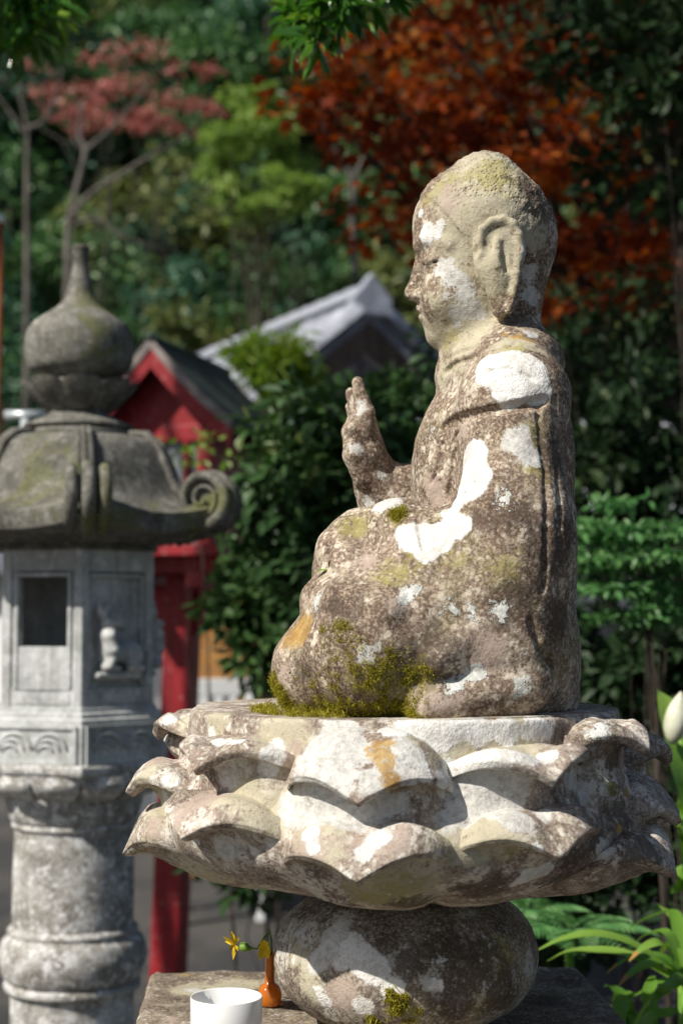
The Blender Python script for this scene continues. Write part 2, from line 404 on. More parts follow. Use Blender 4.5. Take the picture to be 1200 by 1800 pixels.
def build_statue():
    S = Field((-.20, -.27, -.006), (.25, .25, .70), .0025)
    # --- torso and back
    S.ell((.115, 0, .20), (.090, .135, .225), .02)
    S.ell((.120, 0, .315), (.078, .135, .085), .03)
    S.cone((.128, -.07, .02), (.143, -.06, .33), .07, .05, .03); S.cone((.128, .07, .02), (.143, .06, .33), .07, .05, .03)
    S.ell((.085, 0, .27), (.073, .10, .12), .03)
    S.ell((.135, 0, .05), (.070, .150, .10), .03)
    S.ell(P(915, 640), (.052, .085, .045), .03)
    for s in (-1, 1): S.cone(P(880, 625, s * .03), P(905, 665, s * .095), .040, .045, .03)
    # --- shoulders and arms (near = -y)
    for s in (-1, 1):
        S.ell((.128, s * .112, .358), (.060, .056, .052), .03)
        S.cone((.120, s * .120, .345), (.118, s * .158, .20), .052, .062, .03)
        S.ell((.118, s * .158, .20), (.066, .05, .085), .02)
        S.cone((.12, s * .150, .16), (.105, s * .160, .075), .060, .06, .03)
    # near forearm, resting on the lap, palm down towards the knee
    S.cone((.10, -.160, .165), (-.010, -.120, .205), .052, .036, .025)
    S.cone((-.005, -.12, .205), (-.05, -.095, .207), .036, .026, .012)
    S.ell((-.052, -.085, .203), (.034, .034, .024), .012)
    for i in range(4):
        y = -.112 + i * .0185
        S.chain([(-.066, y, .207), (-.086 + .003 * abs(i - 1.4), y + .002, .192), (-.090, y + .003, .163)], [.0118, .0112, .009], .004)
    S.chain([(-.035, -.060, .205), (-.062, -.047, .198), (-.078, -.045, .183)], [.013, .012, .009], .005)
    S.ell(P(612, 1010, -.085), (.038, .075, .055), .025)
    # sleeve falling from the near forearm
    S.ell((.055, -.155, .135), (.105, .055, .072), .03)
    # far forearm raised, hand upright (abhaya), five fingers
    S.cone((.085, .155, .185), (.0, .125, .235), .052, .044, .02)
    S.cone(P(690, 900, .115), P(664, 838, .11), .040, .028, .015)
    S.cone(P(680, 868, .112), P(745, 868, .12), .034, .044, .02)
    hy = .105
    S.cone(P(655, 848, hy), P(645, 795, hy), .024, .022, .012, sy=1.5)
    S.cone(P(646, 805, hy), P(641, 745, hy), .023, .0165, .012, sy=1.8)
    for i, (dy, tipx, tipy, kx) in enumerate(((-.030, 634, 690, 644), (-.010, 628, 672, 640), (.010, 616, 690, 628), (.028, 616, 715, 624))):
        S.chain([P(642, 765, hy + dy), P(kx, 725, hy + dy * 1.05), P(tipx, tipy, hy + dy * 1.1)], [.0115, .0108, .0072], .0035)
    S.chain([P(640, 840, hy - .025), P(622, 800, hy - .036), P(618, 760, hy - .032), P(620, 740, hy - .028)], [.015, .013, .011, .008], .005)
    # --- legs and lap
    S.cone((.11, -.105, .070), (-.045, -.165, .068), .076, .072, .03)
    S.cone((.12, .125, .075), (-.045, .165, .070), .082, .076, .03)
    S.cone((-.092, -.12, .048), (-.106, .12, .048), .060, .054, .016)
    S.ell((-.02, -.02, .095), (.100, .185, .078), .025)
    S.ell((-.022, -.10, .098), (.080, .105, .068), .03)
    S.ell((.025, -.125, .085), (.125, .095, .092), .03)
    # robe edge: a folded hem standing proud over the shin, and the tail beside the hip
    S.chain([P(560, 1050, -.13), P(600, 1060, -.18), P(680, 1070, -.22)], [.02, .018, .012], .02)
    S.ell((.085, -.150, .036), (.075, .055, .036), .010)
    S.cone((.02, -.215, .012), (.12, -.18, .016), .022, .024, .02)
    S.cone(P(770, 1236, -.215), P(915, 1198, -.180), .020, .036, .006)
    S.cone(P(770, 1160, -.225), P(840, 1080, -.19), .010, .012, .02)
    # --- neck and head
    S.cone(P(850, 560), P(860, 655), .050, .060, .012)
    S.ell(P(865, 660), (.066, .085, .038), .02)
    S.ell(P(845, 402), (.0850, .077, .078), .01)
    p1, p2 = P(733, 338), P(824, 464); dd = p2 - p1; fnv = np.array((dd[2], -dd[0])); fnv /= np.linalg.norm(fnv)
    if np.dot(fnv, (P(740, 460) - p1)[[0, 2]]) < 0: fnv = -fnv
    cc = P(846, 402); rr3 = np.array((.0875, .0805, .0805)); zlow = P(0, 468)[2]
    def hair_shell(x, y, z):
        dx, dy, dz = (x - cc[0]), y - cc[1], (z - cc[2])
        k0 = np.sqrt((dx / rr3[0]) ** 2 + (dy / rr3[1]) ** 2 + (dz / rr3[2]) ** 2); k1 = np.sqrt((dx / rr3[0] ** 2) ** 2 + (dy / rr3[1] ** 2) ** 2 + (dz / rr3[2] ** 2) ** 2) + 1e-6
        pl_ = (x - p1[0]) * fnv[0] + (z - p1[2]) * fnv[1] + 0 * y
        return np.maximum(np.maximum(k0 * (k0 - 1) / k1, pl_), zlow - z + 0 * x)
    S.op(cc - rr3, cc + rr3, hair_shell, .0025)
    S.ell(P(852, 326), (.046, .050, .0405), .010)
    S.ell(P(817, 490), (.057, .064, .080), .014)
    S.ell(P(796, 574), (.029, .034, .028), .018)
    S.ell(P(810, 540), (.050, .055, .045), .015)
    S.cone(P(903, 430), P(888, 570), .050, .040, .02)
    for s in (-1, 1):
        S.chain([P(738, 432, s * .010), P(752, 420, s * .034), P(790, 428, s * .058)], [.006, .006, .004], .012)
        S.ell(P(762, 460, s * .030), (.014, .020, .012), .008)
        S.ell(P(780, 520, s * .036), (.022, .022, .026), .015)
        S.ell(P(737, 519, s * .0110), (.0095, .0075, .0070), .003)
        S.chain([P(741, 541, 0), P(752, 545, s * .015)], [.0060, .0035], .004)
        S.chain([P(745, 558, 0), P(754, 554, s * .013)], [.0062, .004], .004)
    S.chain([P(740, 438), P(735, 480), P(725, 514)], [.006, .0070, .0085], .005)
    S.cone(P(724, 516), P(745, 522), .0075, .0085, .005)
    S.ell(P(772, 590), (.015, .018, .014), .008)
    S.chain([P(752, 549, -.019), P(736, 550, 0), P(752, 549, .019)], .0020, .0015, 's')
    for s in (-1, 1):
        S.chain([P(738, 464, s * .018), P(750, 465, s * .036), P(768, 460, s * .050)], .0017, .0015, 's')
        # ears: flat plate, raised helix, long lobe
        S.ell(P(876, 440, s * .078), (.032, .012, .044), .004)
        S.cone(P(872, 470, s * .075), P(884, 540, s * .068), .0205, .0150, .008)
        hel = [(846, 447), (841, 425), (846, 403), (862, 390), (882, 386), (901, 394), (911, 415), (913, 445), (908, 480), (902, 515), (893, 545)]
        S.chain([P(x, y, s * .086) for x, y in hel], [.0045, .005, .0055, .006, .006, .006, .006, .006, .0055, .005, .005], .004)
        S.chain([P(866, 408, s * .092), P(860, 428, s * .092), P(868, 440, s * .091)], [.004, .005, .004], .004, 's')
        S.chain([P(886, 428, s * .092), P(884, 452, s * .092), P(890, 474, s * .090)], [.0035, .0045, .0035], .004, 's')
        S.chain([P(873, 425, s * .088), P(872, 455, s * .088)], [.0045, .0055], .005)
        S.chain([P(822, 462, s * .080), P(838, 440, s * .083), P(838, 410, s * .083), P(856, 384, s * .083), P(884, 374, s * .083)], [.0025, .004, .0045, .004, .002], .004, 's')
        S.chain([P(918, 470, s * .082), P(912, 520, s * .078), P(900, 560, s * .07)], [.005, .008, .008], .006, 's')
    # floor of the statue
    S.op((-.2, -.27, -.02), (.25, .25, -.0), lambda x, y, z: (z + 0 * x + 0 * y) * 1.0, .001, 's')
    # incised folds, found on the surface seen from the side
    folds = [([(778, 752), (800, 738), (840, 727), (900, 716), (958, 705)], .0055), ([(806, 742), (803, 775), (797, 815), (791, 860), (789, 905)], .0030),
             ([(760, 850), (775, 800), (782, 760)], .0018), ([(944, 715), (957, 830), (960, 950), (952, 1040)], .0022),
             ([(735, 905), (738, 935), (745, 965)], .0022), ([(850, 655), (890, 648), (940, 668)], .0014),
             ([(972, 700), (980, 850), (985, 1000), (985, 1150)], .0022), ([(930, 1090), (950, 1140), (970, 1170)], .0035),
             ([(788, 628), (830, 612), (890, 592)], .0022), ([(782, 655), (800, 640), (850, 622), (905, 605)], .0028)]
    for pts, r in folds:
        dense = []
        for i in range(len(pts) - 1):
            for k in range(6): u = k / 6; dense.append((pts[i][0] * (1 - u) + pts[i + 1][0] * u, pts[i][1] * (1 - u) + pts[i + 1][1] * u))
        q = [S.trace(x, y, SO) for x, y in dense + [pts[-1]]]
        q = [p for p in q if p is not None]
        for a, b in zip(q[:-1], q[1:]):
            if np.linalg.norm(a - b) < .03: S.cone(a, b, r, r, .004, 's')
    # mirrored folds on the back and far side
    S.chain([(.215, -.02, .40), (.222, -.03, .30), (.225, -.03, .15), (.222, -.03, .03)], .004, .004, 's')
    V, Q = S.nets()
    N = vnormals(V, Q)
    if ((V - V.mean(0)) * N).sum() < 0: Q = Q[:, ::-1]; N = -N
    hair = np.clip((V[:, 2] - P(845, 440)[2]) / .02, 0, 1) * np.clip(((V[:, 0] - P(770, 400)[0]) + (V[:, 2] - P(770, 380)[2]) * .9) / .03, 0, 1)
    ear = (np.abs(V[:, 1]) > .074) & (V[:, 2] < P(0, 375)[2]); hair = hair * (~ear)
    V = V + N * (.0011 * fbm(V * 26, 1, 3) + .00035 * fbm(V * 130, 5, 2) + hair * .0012 * fbm(V * 170, 8, 2))[:, None]
    me = mesh_np('seated_statue', V, Q)
    return S, me, V, N, hair

S, st_me, SV, SN, s_hair = build_statue()
statue = link('seated_statue', st_me, M['statue']); statue.location = SO
tag(statue, 'lichen-spotted stone seated statue with raised right hand on the lotus seat', 'statue')

def patch_attrs(me, V, tracer, lists, origin):
    """stores, for each layer (lichen, moss, stains, painted shade), how deep a vertex lies inside the blobs (3-D balls found on the surface)"""
    for name, blobs in lists.items():
        val = np.full(len(V), -1.0)
        for b in blobs:
            c = tracer(b[0], b[1])
            if c is None: continue
            D = c[1] + origin[1]; r = b[2] * D / FPX
            d = 1 - np.linalg.norm(V - np.asarray(c), axis=1) / r
            val = np.maximum(val, np.clip(d * min(1, r / .03) * 1.6, -1, 1))
        attr(me, name, val)

st_patches = {
    'white': [(880, 650, 45), (915, 655, 48), (860, 640, 30), (940, 680, 34), (900, 685, 34), (890, 632, 26),
              (828, 812, 40), (832, 848, 42), (826, 830, 44), (799, 897, 24), (800, 925, 30), (770, 945, 34), (730, 942, 34), (752, 968, 24), (712, 940, 18),
              (752, 410, 18), (768, 412, 10), (742, 376, 9), (775, 395, 10)],
    'grey': [(783, 472, 24), (798, 492, 24), (815, 515, 26), (825, 535, 22), (788, 522, 16), (805, 548, 24), (835, 552, 20), (748, 432, 12), (925, 440, 26), (930, 480, 24), (928, 520, 20),
             (905, 770, 28), (925, 800, 26), (935, 590, 14), (650, 880, 16), (660, 1140, 14), (640, 1145, 22), (625, 1130, 14), (630, 715, 16), (628, 790, 16), (680, 880, 26)],
    'pale': [(850, 300, 80), (800, 340, 60), (870, 340, 60), (850, 470, 60), (830, 560, 60), (760, 590, 40), (880, 480, 50), (820, 615, 40), (900, 600, 50), (790, 650, 30), (850, 420, 110), (930, 400, 50), (800, 560, 60)],
    'algae': [(780, 330, 45), (755, 350, 35), (900, 620, 50), (950, 640, 25), (935, 770, 40), (940, 830, 40), (620, 930, 40), (700, 905, 24), (730, 970, 34), (870, 310, 60), (790, 600, 30), (880, 1000, 60), (940, 1060, 30), (690, 1010, 50), (790, 980, 30)],
    'ochre': [(910, 592, 20), (930, 598, 18), (888, 588, 12), (892, 470, 8), (900, 500, 8), (897, 520, 7), (520, 1112, 34), (540, 1108, 30), (508, 1125, 22), (530, 1098, 24)],
    'dark': [(930, 330, 40), (945, 370, 40), (930, 300, 30), (640, 760, 26), (650, 800, 24), (655, 740, 20), (970, 800, 60), (975, 950, 70), (980, 1100, 70), (900, 1060, 60), (860, 900, 50), (740, 1150, 60), (600, 1060, 60), (540, 1180, 40), (700, 690, .1), (880, 900, 60)],  # stains, and the shade down the statue's back painted in
    'pink': [(770, 1240, 30), (745, 1235, 24), (800, 1225, 22), (500, 1180, 24), (490, 1150, 16), (690, 1060, 20), (560, 1055, 10), (850, 1150, 40), (790, 350, 34), (770, 870, 40), (815, 760, 24), (650, 985, 30)],
    'rosette': [(885, 882, 18), (878, 876, 12), (795, 1072, 10), (712, 1046, 12), (720, 1044, 10), (828, 1075, 6), (875, 1070, 12), (800, 1205, 12), (795, 1210, 10), (840, 1188, 10), (836, 1184, 8), (560, 1057, 11), (757, 762, 11), (760, 758, 8), (920, 1208, 12), (672, 832, 9)],
}
st_patches['mossf'] = [(495, 1220, 40), (510, 1245, 30), (640, 1200, 60), (690, 1215, 60), (720, 1195, 40), (650, 1240, 50), (600, 1110, 24), (625, 1140, 26), (650, 1170, 34), (575, 1230, 40), (700, 905, 16), (690, 1160, 30), (560, 1245, 40), (580, 1105, 16)]
patch_attrs(st_me, SV, lambda x, y: S.trace(x, y, SO), st_patches, SO)
attr(st_me, 'hair', s_hair)

def moss_tufts(name, pts, nrm, parent, length=.0023, blades=7, spread=.8, col=None):
    """short moss shoots: thin three-sided blades standing on the stone"""
    n = len(pts); pts = np.repeat(pts, blades, 0); nrm = np.repeat(nrm, blades, 0); m = len(pts)
    pts = pts + rng.normal(0, .0022, pts.shape)
    d = nrm + rng.normal(0, spread, pts.shape) + np.array((0, 0, .25)); d /= np.linalg.norm(d, axis=1, keepdims=True)
    s = np.cross(d, rng.normal(0, 1, pts.shape)); s /= np.linalg.norm(s, axis=1, keepdims=True) + 1e-9
    L = length * rng.uniform(.5, 1.3, m)[:, None]; wd = L * .16
    bend = rng.normal(0, .25, pts.shape) * L
    V = np.stack([pts - s * wd - d * .001, pts + s * wd - d * .001, pts + d * L * .6 + s * wd * .8 + bend * .4, pts + d * L + bend], 1).reshape(-1, 3)
    F = np.arange(m * 4).reshape(m, 4)
    me = mesh_np(name, V, F, False); attr(me, 'rnd', np.repeat(rng.random(m), 4))
    o = link(name, me, M['moss'], parent); tag(o, kind='stuff'); return o
M['moss'] = leaf_mat('moss', [(0, (.20, .175, .02)), (.5, (.36, .33, .045)), (1, (.55, .50, .09))], .4, .8, .1)
def moss_on(V, N, blobs, tracer, n, seed):
    r_ = np.random.default_rng(seed); W = np.zeros(len(V))
    for px, py, r, k in blobs:
        c = tracer(px, py)
        if c is None: continue
        rr = r * 1.8 / FPX; d = np.linalg.norm(V - np.asarray(c), axis=1); W = np.maximum(W, k * np.clip(1.25 - d / rr, 0, 1) * (d < rr * 1.25))
    W = W * np.clip(.30 + 1.3 * fbm(V * 45, seed, 2) + 1.3 * fbm(V * 170, seed + 2, 2), 0, 1.8) ** 1.2
    if W.sum() <= 0: return None, None
    i = r_.choice(len(V), n, p=W / W.sum()); return V[i], N[i]
mb = [(495, 1220, 34, 1.6), (485, 1195, 16, 1.2), (510, 1240, 26, 1.4), (640, 1200, 60, .55), (690, 1220, 60, .9), (720, 1200, 40, .7), (650, 1240, 50, .9), (600, 1110, 22, .6), (625, 1140, 22, .6), (650, 1170, 28, .7),
      (580, 1105, 14, .8), (570, 1140, 14, .3), (575, 1225, 40, .5), (700, 905, 14, 1.0), (690, 1160, 30, .5), (560, 1240, 40, .6), (735, 1170, 20, .4), (610, 1235, 60, .5), (700, 1240, 50, .8), (540, 1215, 40, .4), (660, 1210, 60, .5)]
mp, mn = moss_on(SV, SN, mb, lambda x, y: S.trace(x, y, SO), 5200, 21)
moss_tufts('moss', mp, mn, statue)

# little grass blades growing in the lap
g = MB(); base = S.trace(578, 1000, SO)
if base is not None:
    for k, (ex, ey) in enumerate(((540, 1018), (566, 1018), (580, 985))):
        e = P(ex, ey, base[1]); b = Vector(base); m_ = (b + Vector(e)) / 2 + Vector((0, 0, .004))
        s_ = Vector((.001, .0025, .001)); g.add([b - s_, m_ - s_ * 1.3, Vector(e), m_ + s_ * 1.3, b + s_], [(0, 1, 2, 3, 4)])
M['blade'] = simple_mat('grass_blade', (.10, .22, .02), (.2, .36, .04), 60, .5, .3, 0)
go = g.build('grass_tuft', M['blade']); go.location = SO; tag(go, 'tiny bright green grass blades sprouting from the statue\'s lap', 'grass')

# ================================================================== LOTUS SEAT
def cr(pts, n):
    """Catmull-Rom resample"""
    pts = np.array(pts, float); p = np.vstack([2 * pts[0] - pts[1], pts, 2 * pts[-1] - pts[-2]]); out = []
    for i in range(len(pts) - 1):
        for k in range(n):
            t = k / n; a, b, c, d = p[i:i + 4]
            out.append(.5 * (2 * b + (c - a) * t + (2 * a - 5 * b + 4 * c - d) * t * t + (3 * b - a - 3 * c + d) * t ** 3))
    out.append(pts[-1]); return np.array(out)
lotus = empty('lotus_seat', SO); tag(lotus, 'round carved stone lotus seat with two tiers of curled petals under the statue', 'lotus seat')
core_prof = [(.0001, -.0), (.12, 0), (.235, 0), (.250, -.001), (.2555, -.006), (.257, -.03), (.261, -.06), (.275, -.09), (.288, -.115), (.291, -.135), (.278, -.158), (.245, -.180), (.19, -.198), (.13, -.209), (.09, -.212), (.0001, -.212)]
def wobble(a, r, z): return (r + .0015 * math.sin(5 * a + 1) + .001 * math.sin(13 * a), z + (.0012 * math.sin(3 * a) if r < .25 else 0))
lb = MB(); cpv = cr(core_prof, 7); lb.lathe([tuple(q) for q in cpv], 160, fn=wobble)
core_me = lb.mesh('bowl'); fix_normals(core_me)
nv = len(core_me.vertices); cv = np.zeros(nv * 3, np.float32); core_me.vertices.foreach_get('co', cv); cv = cv.reshape(-1, 3)
cv[:, :] += (np.stack([cv[:, 0], cv[:, 1], 0 * cv[:, 2]], 1) / (np.linalg.norm(cv[:, :2], axis=1, keepdims=True) + .05)) * (.002 * fbm(cv * 30, 3, 3))[:, None]
core_me.vertices.foreach_set('co', cv.ravel()); core_me.update()
lot_objs = [link('bowl', core_me, M['lotus'], lotus)]
def petal(az, hw, z0, rt, zt, zb, r0=.250, low=False, seed=0, thick=.009, tw=0.0):
    """one carved petal: top of the curled lip, thick edge, hollow under it, swelling body that runs back into the bowl"""
    az = R(az); hw = R(hw)
    k_ = min(1.25, (.212 + zt) / .064)
    kb = max(.2, min(1, (.17 + zt) / .10))
    if low:
        ctr = [(r0 - .008, z0 + .004), (r0 + .012, z0), (r0 + .034, z0 - .008), (r0 + (rt - r0) * .72, z0 * .6 + zt * .4), (rt, zt), (rt - .001, zt - thick * .55), (rt - .007, zt - thick * .8), (rt - .026, zt - .004 * k_), (rt - .044, zt - .014 * k_), (rt - .066, zt - .030 * k_), (rt - .10, zt - .047 * k_), (rt - .15, zt - .060 * k_), (rt - .21, zt - .066 * k_)]
        lip = [.0, .2, .5, .8, 1, 1, .9, .6, .3, .1, 0, 0, 0]; arch = [1, 1, .8, .45, .0, 0, 0, 0, 0, 0, 0, 0, 0]
        gw = [0, 0, .3, .8, 1, 1, 1, .8, .4, .1, 0, 0, 0]
    else:
        ctr = [(r0 - .010, z0 + .002), (r0 + .010, z0), (r0 + .030, z0 - .008), (r0 + (rt - r0) * .72, z0 * .55 + zt * .45), (rt, zt), (rt - .001, zt - thick * .7), (rt - .008, zt - thick * 1.0), (rt - .024, zt + .000), (rt - .036, zt - .008), (rt - .040, zt - .030 * kb), (rt - .034, zt - .055 * kb), (rt - .04, zt - .085 * kb), (rt - .07, zt - .12 * kb)]
        lip = [.0, .2, .5, .8, 1, 1, .9, .7, .4, .2, 0, 0, 0]; arch = [1, 1, .8, .45, .0, 0, 0, 0, 0, 0, 0, 0, 0]
        gw = [0, 0, .3, .8, 1, 1, 1, .8, .5, .2, 0, 0, 0]
    A = cr([(r, z, l, a, g_) for (r, z), l, a, g_ in zip(ctr, lip, arch, gw)], 4)
    us = np.linspace(-1, 1, 49); us = np.sign(us) * np.abs(us) ** .9
    nt, nu = len(A), len(us); V = np.zeros((nt, nu, 3)); sink = .016
    for i, (r, z, l, a, gq) in enumerate(A):
        au = np.abs(us)
        g_lip = 1 - .42 * au - .58 * au ** 5; g_b = 1 - au ** 3.6
        g_ = g_lip * np.clip(gq, 0, 1) + g_b * (1 - np.clip(gq, 0, 1))
        rin = np.minimum(np.interp(-z, [-p[1] for p in core_prof[4:]], [p[0] for p in core_prof[4:]]) - sink, r - .004)
        rr = rin + (r - rin) * g_
        dz = l * .022 * (hw / R(19)) * np.sin(np.pi * np.minimum(au / 1.06, 1)) - a * (z0 - zt) * .85 * au ** 2.2
        zz = z + dz + tw * us * l
        th = az + us * hw * (1.0 + .04 * l)
        V[i] = np.stack([rr * np.sin(th), -rr * np.cos(th), zz], 1)
    V = V.reshape(-1, 3)
    F = np.array([(i * nu + k, i * nu + k + 1, (i + 1) * nu + k + 1, (i + 1) * nu + k) for i in range(nt - 1) for k in range(nu - 1)])
    N = vnormals(V, F)
    rad = np.stack([V[:, 0], V[:, 1], 0 * V[:, 0]], 1)
    if (rad * N).sum() < 0: F = F[:, ::-1]; N = -N
    V = V + N * (.0014 * fbm(V * 24, seed, 3) + .0007 * fbm(V * 95, seed + 3, 2))[:, None]
    me = mesh_np('petal', V, F); o = link('petal', me, M['lotus'], lotus); lot_objs.append(o); return o
uppers = [(-10, 19.5, -.008, .330, -.073, 0), (26, 19, -.030, .326, -.056, .004), (-46, 18, -.024, .320, -.052, 0), (-82, 18, -.062, .328, -.094, 0),
          (-104, 15, -.010, .318, -.036, 0), (55, 15, -.004, .318, -.034, 0), (74, 15, -.070, .326, -.122, 0), (97, 17, -.030, .335, -.066, 0)] + [(a, 19, -.014, .335, -.068, 0) for a in (133, 169, 205, 241)]
for i, (a, hw, z0, rt, zt, tw) in enumerate(uppers): petal(a, hw, z0, rt, zt, 0, seed=30 + i, tw=tw)
lowers = [(-10, 19.5, -.098, .338, -.150, .004), (26, 18.5, -.088, .334, -.132, .004), (-46, 18.5, -.080, .336, -.122, -.004), (-82, 18.5, -.112, .332, -.166, 0), (62, 19, -.125, .332, -.172, 0)] + [(a, 19, -.10, .332, -.150, 0) for a in (98, 134, 170, 206, 242)]
for i, (a, hw, z0, rt, zt, tw) in enumerate(lowers): petal(a, hw, z0, rt, zt, 0, r0=.262, low=True, seed=60 + i, tw=tw)

def bvh_of(objs):
    V = []; F = []
    for o in objs:
        n = len(V); V += [tuple(v.co) for v in o.data.vertices]; F += [tuple(i + n for i in p.vertices) for p in o.data.polygons]
    return BVHTree.FromPolygons(V, F)
def tracer_for(bvh, origin):
    def tr(px, py):
        h = bvh.ray_cast(CAM - Vector(origin), ray(px, py).normalized()); return None if h[0] is None else np.array(h[0])
    return tr
lot_tr = tracer_for(bvh_of(lot_objs), SO)
lot_patches = {
    'white': [(420, 1300, 18), (385, 1305, 14), (372, 1290, 14), (370, 1278, 8), (300, 1262, 14), (480, 1330, 22), (470, 1350, 18), (490, 1310, 14), (690, 1283, 26), (740, 1283, 30), (790, 1283, 30), (840, 1283, 28), (890, 1283, 28), (940, 1280, 24), (960, 1285, 14), (770, 1300, 24), (715, 1275, 20),
              (830, 1330, 40), (870, 1320, 40), (920, 1325, 30), (960, 1330, 22), (800, 1350, 30), (780, 1370, 20), (730, 1330, 24), (745, 1360, 18), (955, 1430, 18), (945, 1490, 10), (955, 1440, 14), (640, 1500, 18), (670, 1470, 18), (655, 1480, 14), (545, 1465, 18), (550, 1490, 14), (610, 1540, 8), (1055, 1287, 10), (1050, 1290, 8), (930, 1540, 22), (955, 1530, 20), (905, 1555, 10), (300, 1370, 16), (290, 1400, 12)],
    'grey': [(590, 1285, 44), (560, 1320, 34), (620, 1320, 36), (590, 1360, 40), (540, 1370, 30), (650, 1370, 24), (700, 1330, 34), (720, 1370, 20), (520, 1420, 30), (560, 1425, 34), (610, 1430, 34), (660, 1420, 30), (700, 1410, 20), (800, 1385, 30), (850, 1375, 34), (900, 1385, 26), (820, 1420, 34), (870, 1420, 36), (910, 1440, 24), (790, 1440, 24), (400, 1360, 24), (1000, 1370, 18), (400, 1490, 24), (1060, 1490, 14), (1020, 1395, 12)],
    'pale': [(260, 1350, 40), (290, 1410, 50), (470, 1430, 50), (420, 1400, 50), (560, 1480, 60), (500, 1300, 60), (380, 1270, 40), (860, 1480, 70), (780, 1300, 80), (900, 1300, 60), (360, 1530, 60), (700, 1560, 80), (820, 1470, 70), (330, 1270, 20), (450, 1560, 40)],
    'algae': [(700, 1560, 60), (640, 1580, 60), (560, 1285, 20), (1040, 1340, 24), (1070, 1390, 20), (900, 1500, 40), (390, 1500, 30), (620, 1385, 20), (1000, 1470, 20), (300, 1290, 20)],
    'ochre': [(660, 1310, 20), (672, 1330, 24), (680, 1350, 22), (690, 1370, 22), (700, 1385, 14), (675, 1305, 18), (650, 1320, 14), (320, 1408, 10), (1100, 1395, 14), (1085, 1460, 10), (420, 1600, 5)],
    'dark': [(985, 1290, 26), (1010, 1300, 20), (1080, 1330, 40), (1100, 1450, 60), (1130, 1490, 60), (1050, 1480, 40), (980, 1400, 24), (640, 1290, 12), (630, 1300, 14), (560, 1580, 60), (720, 1590, 40), (850, 1560, 60), (1000, 1530, 70), (480, 1545, 30), (340, 1310, 16), (750, 1470, 16), (560, 1540, 30)],  # stains, and painted shade over the seat's right-hand petals
    'pink': [(560, 1300, 30), (520, 1330, 30), (370, 1400, 50), (330, 1420, 40), (540, 1490, 50), (640, 1480, 40), (700, 1480, 40), (270, 1450, 30), (590, 1285, 24), (280, 1340, 30), (440, 1340, 30)],
    'mossf': [(1080, 1385, 16), (1060, 1380, 12), (560, 1262, 10), (480, 1255, 14)], 'rosette': [(1056, 1285, 13), (1045, 1292, 8), (430, 1345, 6)],
    'hair': [],
}
lot_patches['grey'] = [(x, y, r * 1.3) for x, y, r in lot_patches['grey']]
for o in lot_objs:
    n = len(o.data.vertices); a = np.zeros(n * 3, np.float32); o.data.vertices.foreach_get('co', a); a = a.reshape(-1, 3).astype(float)
    ll = {k: v for k, v in lot_patches.items() if k != 'hair'}
    patch_attrs(o.data, a, lot_tr, ll, SO); attr(o.data, 'hair', np.zeros(n))
# moss creeping out from under the knee onto the seat
a = np.random.default_rng(5); q = []
for i in range(420):
    th = a.uniform(-2.0, -.2); rr = a.uniform(.9, 1.06)
    q.append((-.045 + .125 * rr * math.sin(th) * 1.0, -.09 - .13 * rr * math.cos(th) * .9, .001))
q = [p for p in q if math.hypot(p[0], p[1]) < .25]
moss_tufts('moss', np.array(q), np.tile((0, 0, 1.), (len(q), 1)), lotus, .004, 4)

# ================================================================== BOULDER AND PLINTH
PL = 1.06
bo = Vector((AX + .004, 1.90, PL)); bm_ = MB(); prof = []
H = PLAT - .212 - PL + .004
for i in range(41):
    t = -math.pi / 2 + math.pi * i / 40; e = .78
    c_, s_ = math.cos(t), math.sin(t)
    prof.append((max(.0001, .156 * abs(c_) ** e), H / 2 + (H / 2 + .0015) * math.copysign(abs(s_) ** .92, s_)))
bm_.lathe(prof, 120); bme = bm_.mesh('boulder'); fix_normals(bme)
n = len(bme.vertices); v = np.zeros(n * 3, np.float32); bme.vertices.foreach_get('co', v); v = v.reshape(-1, 3).astype(float)
d = v - np.array((0, 0, H / 2)); d /= np.linalg.norm(d, axis=1, keepdims=True) + 1e-6; d[:, 2] *= .15
v += d * (.004 * fbm(v * 11, 2, 3) + .0012 * fbm(v * 60, 4, 3))[:, None]; v[:, 2] = np.clip(v[:, 2], 0, H + .003)
bme.vertices.foreach_set('co', v.astype(np.float32).ravel()); bme.update()
ball = link('round_stone', bme, M['ball']); ball.location = bo
tag(ball, 'squat rounded stone with white lichen between the lotus seat and the plinth', 'stone')
ball_tr = tracer_for(bvh_of([ball]), bo)
patch_attrs(bme, v, ball_tr, {
    'white': [(600, 1680, 26), (640, 1690, 30), (660, 1705, 26), (690, 1740, 22), (620, 1660, 24), (570, 1760, 12), (560, 1740, 10), (500, 1650, 8), (508, 1665, 8), (515, 1690, 8), (640, 1770, 20), (760, 1730, 10), (770, 1735, 8)],
    'grey': [(590, 1640, 26), (580, 1670, 24), (600, 1625, 16), (770, 1690, 10), (745, 1725, 10), (560, 1690, 24), (530, 1640, 16)],
    'pale': [(520, 1680, 30), (540, 1720, 40)], 'algae': [(720, 1780, 34), (880, 1680, 60), (850, 1760, 40)], 'ochre': [(512, 1735, 8)],
    'dark': [(780, 1660, 60), (840, 1690, 70), (880, 1740, 60), (680, 1650, 40), (720, 1690, 40), (800, 1760, 50)], 'pink': [(600, 1740, 40), (560, 1790, 30), (650, 1780, 30)], 'mossf': [(712, 1775, 26), (690, 1750, 12)], 'rosette': []}, bo)  # dark blobs paint in the lotus shadow on the right of the stone
attr(bme, 'hair', np.zeros(n))
ti = moss_on(v, vnormals(v, np.array([list(p.vertices) for p in bme.polygons if len(p.vertices) == 4])), [(712, 1775, 22, 1.2), (690, 1750, 8, .8), (730, 1760, 10, .8), (660, 1795, 14, .6), (535, 1785, 8, .6)], ball_tr, 700, 33)
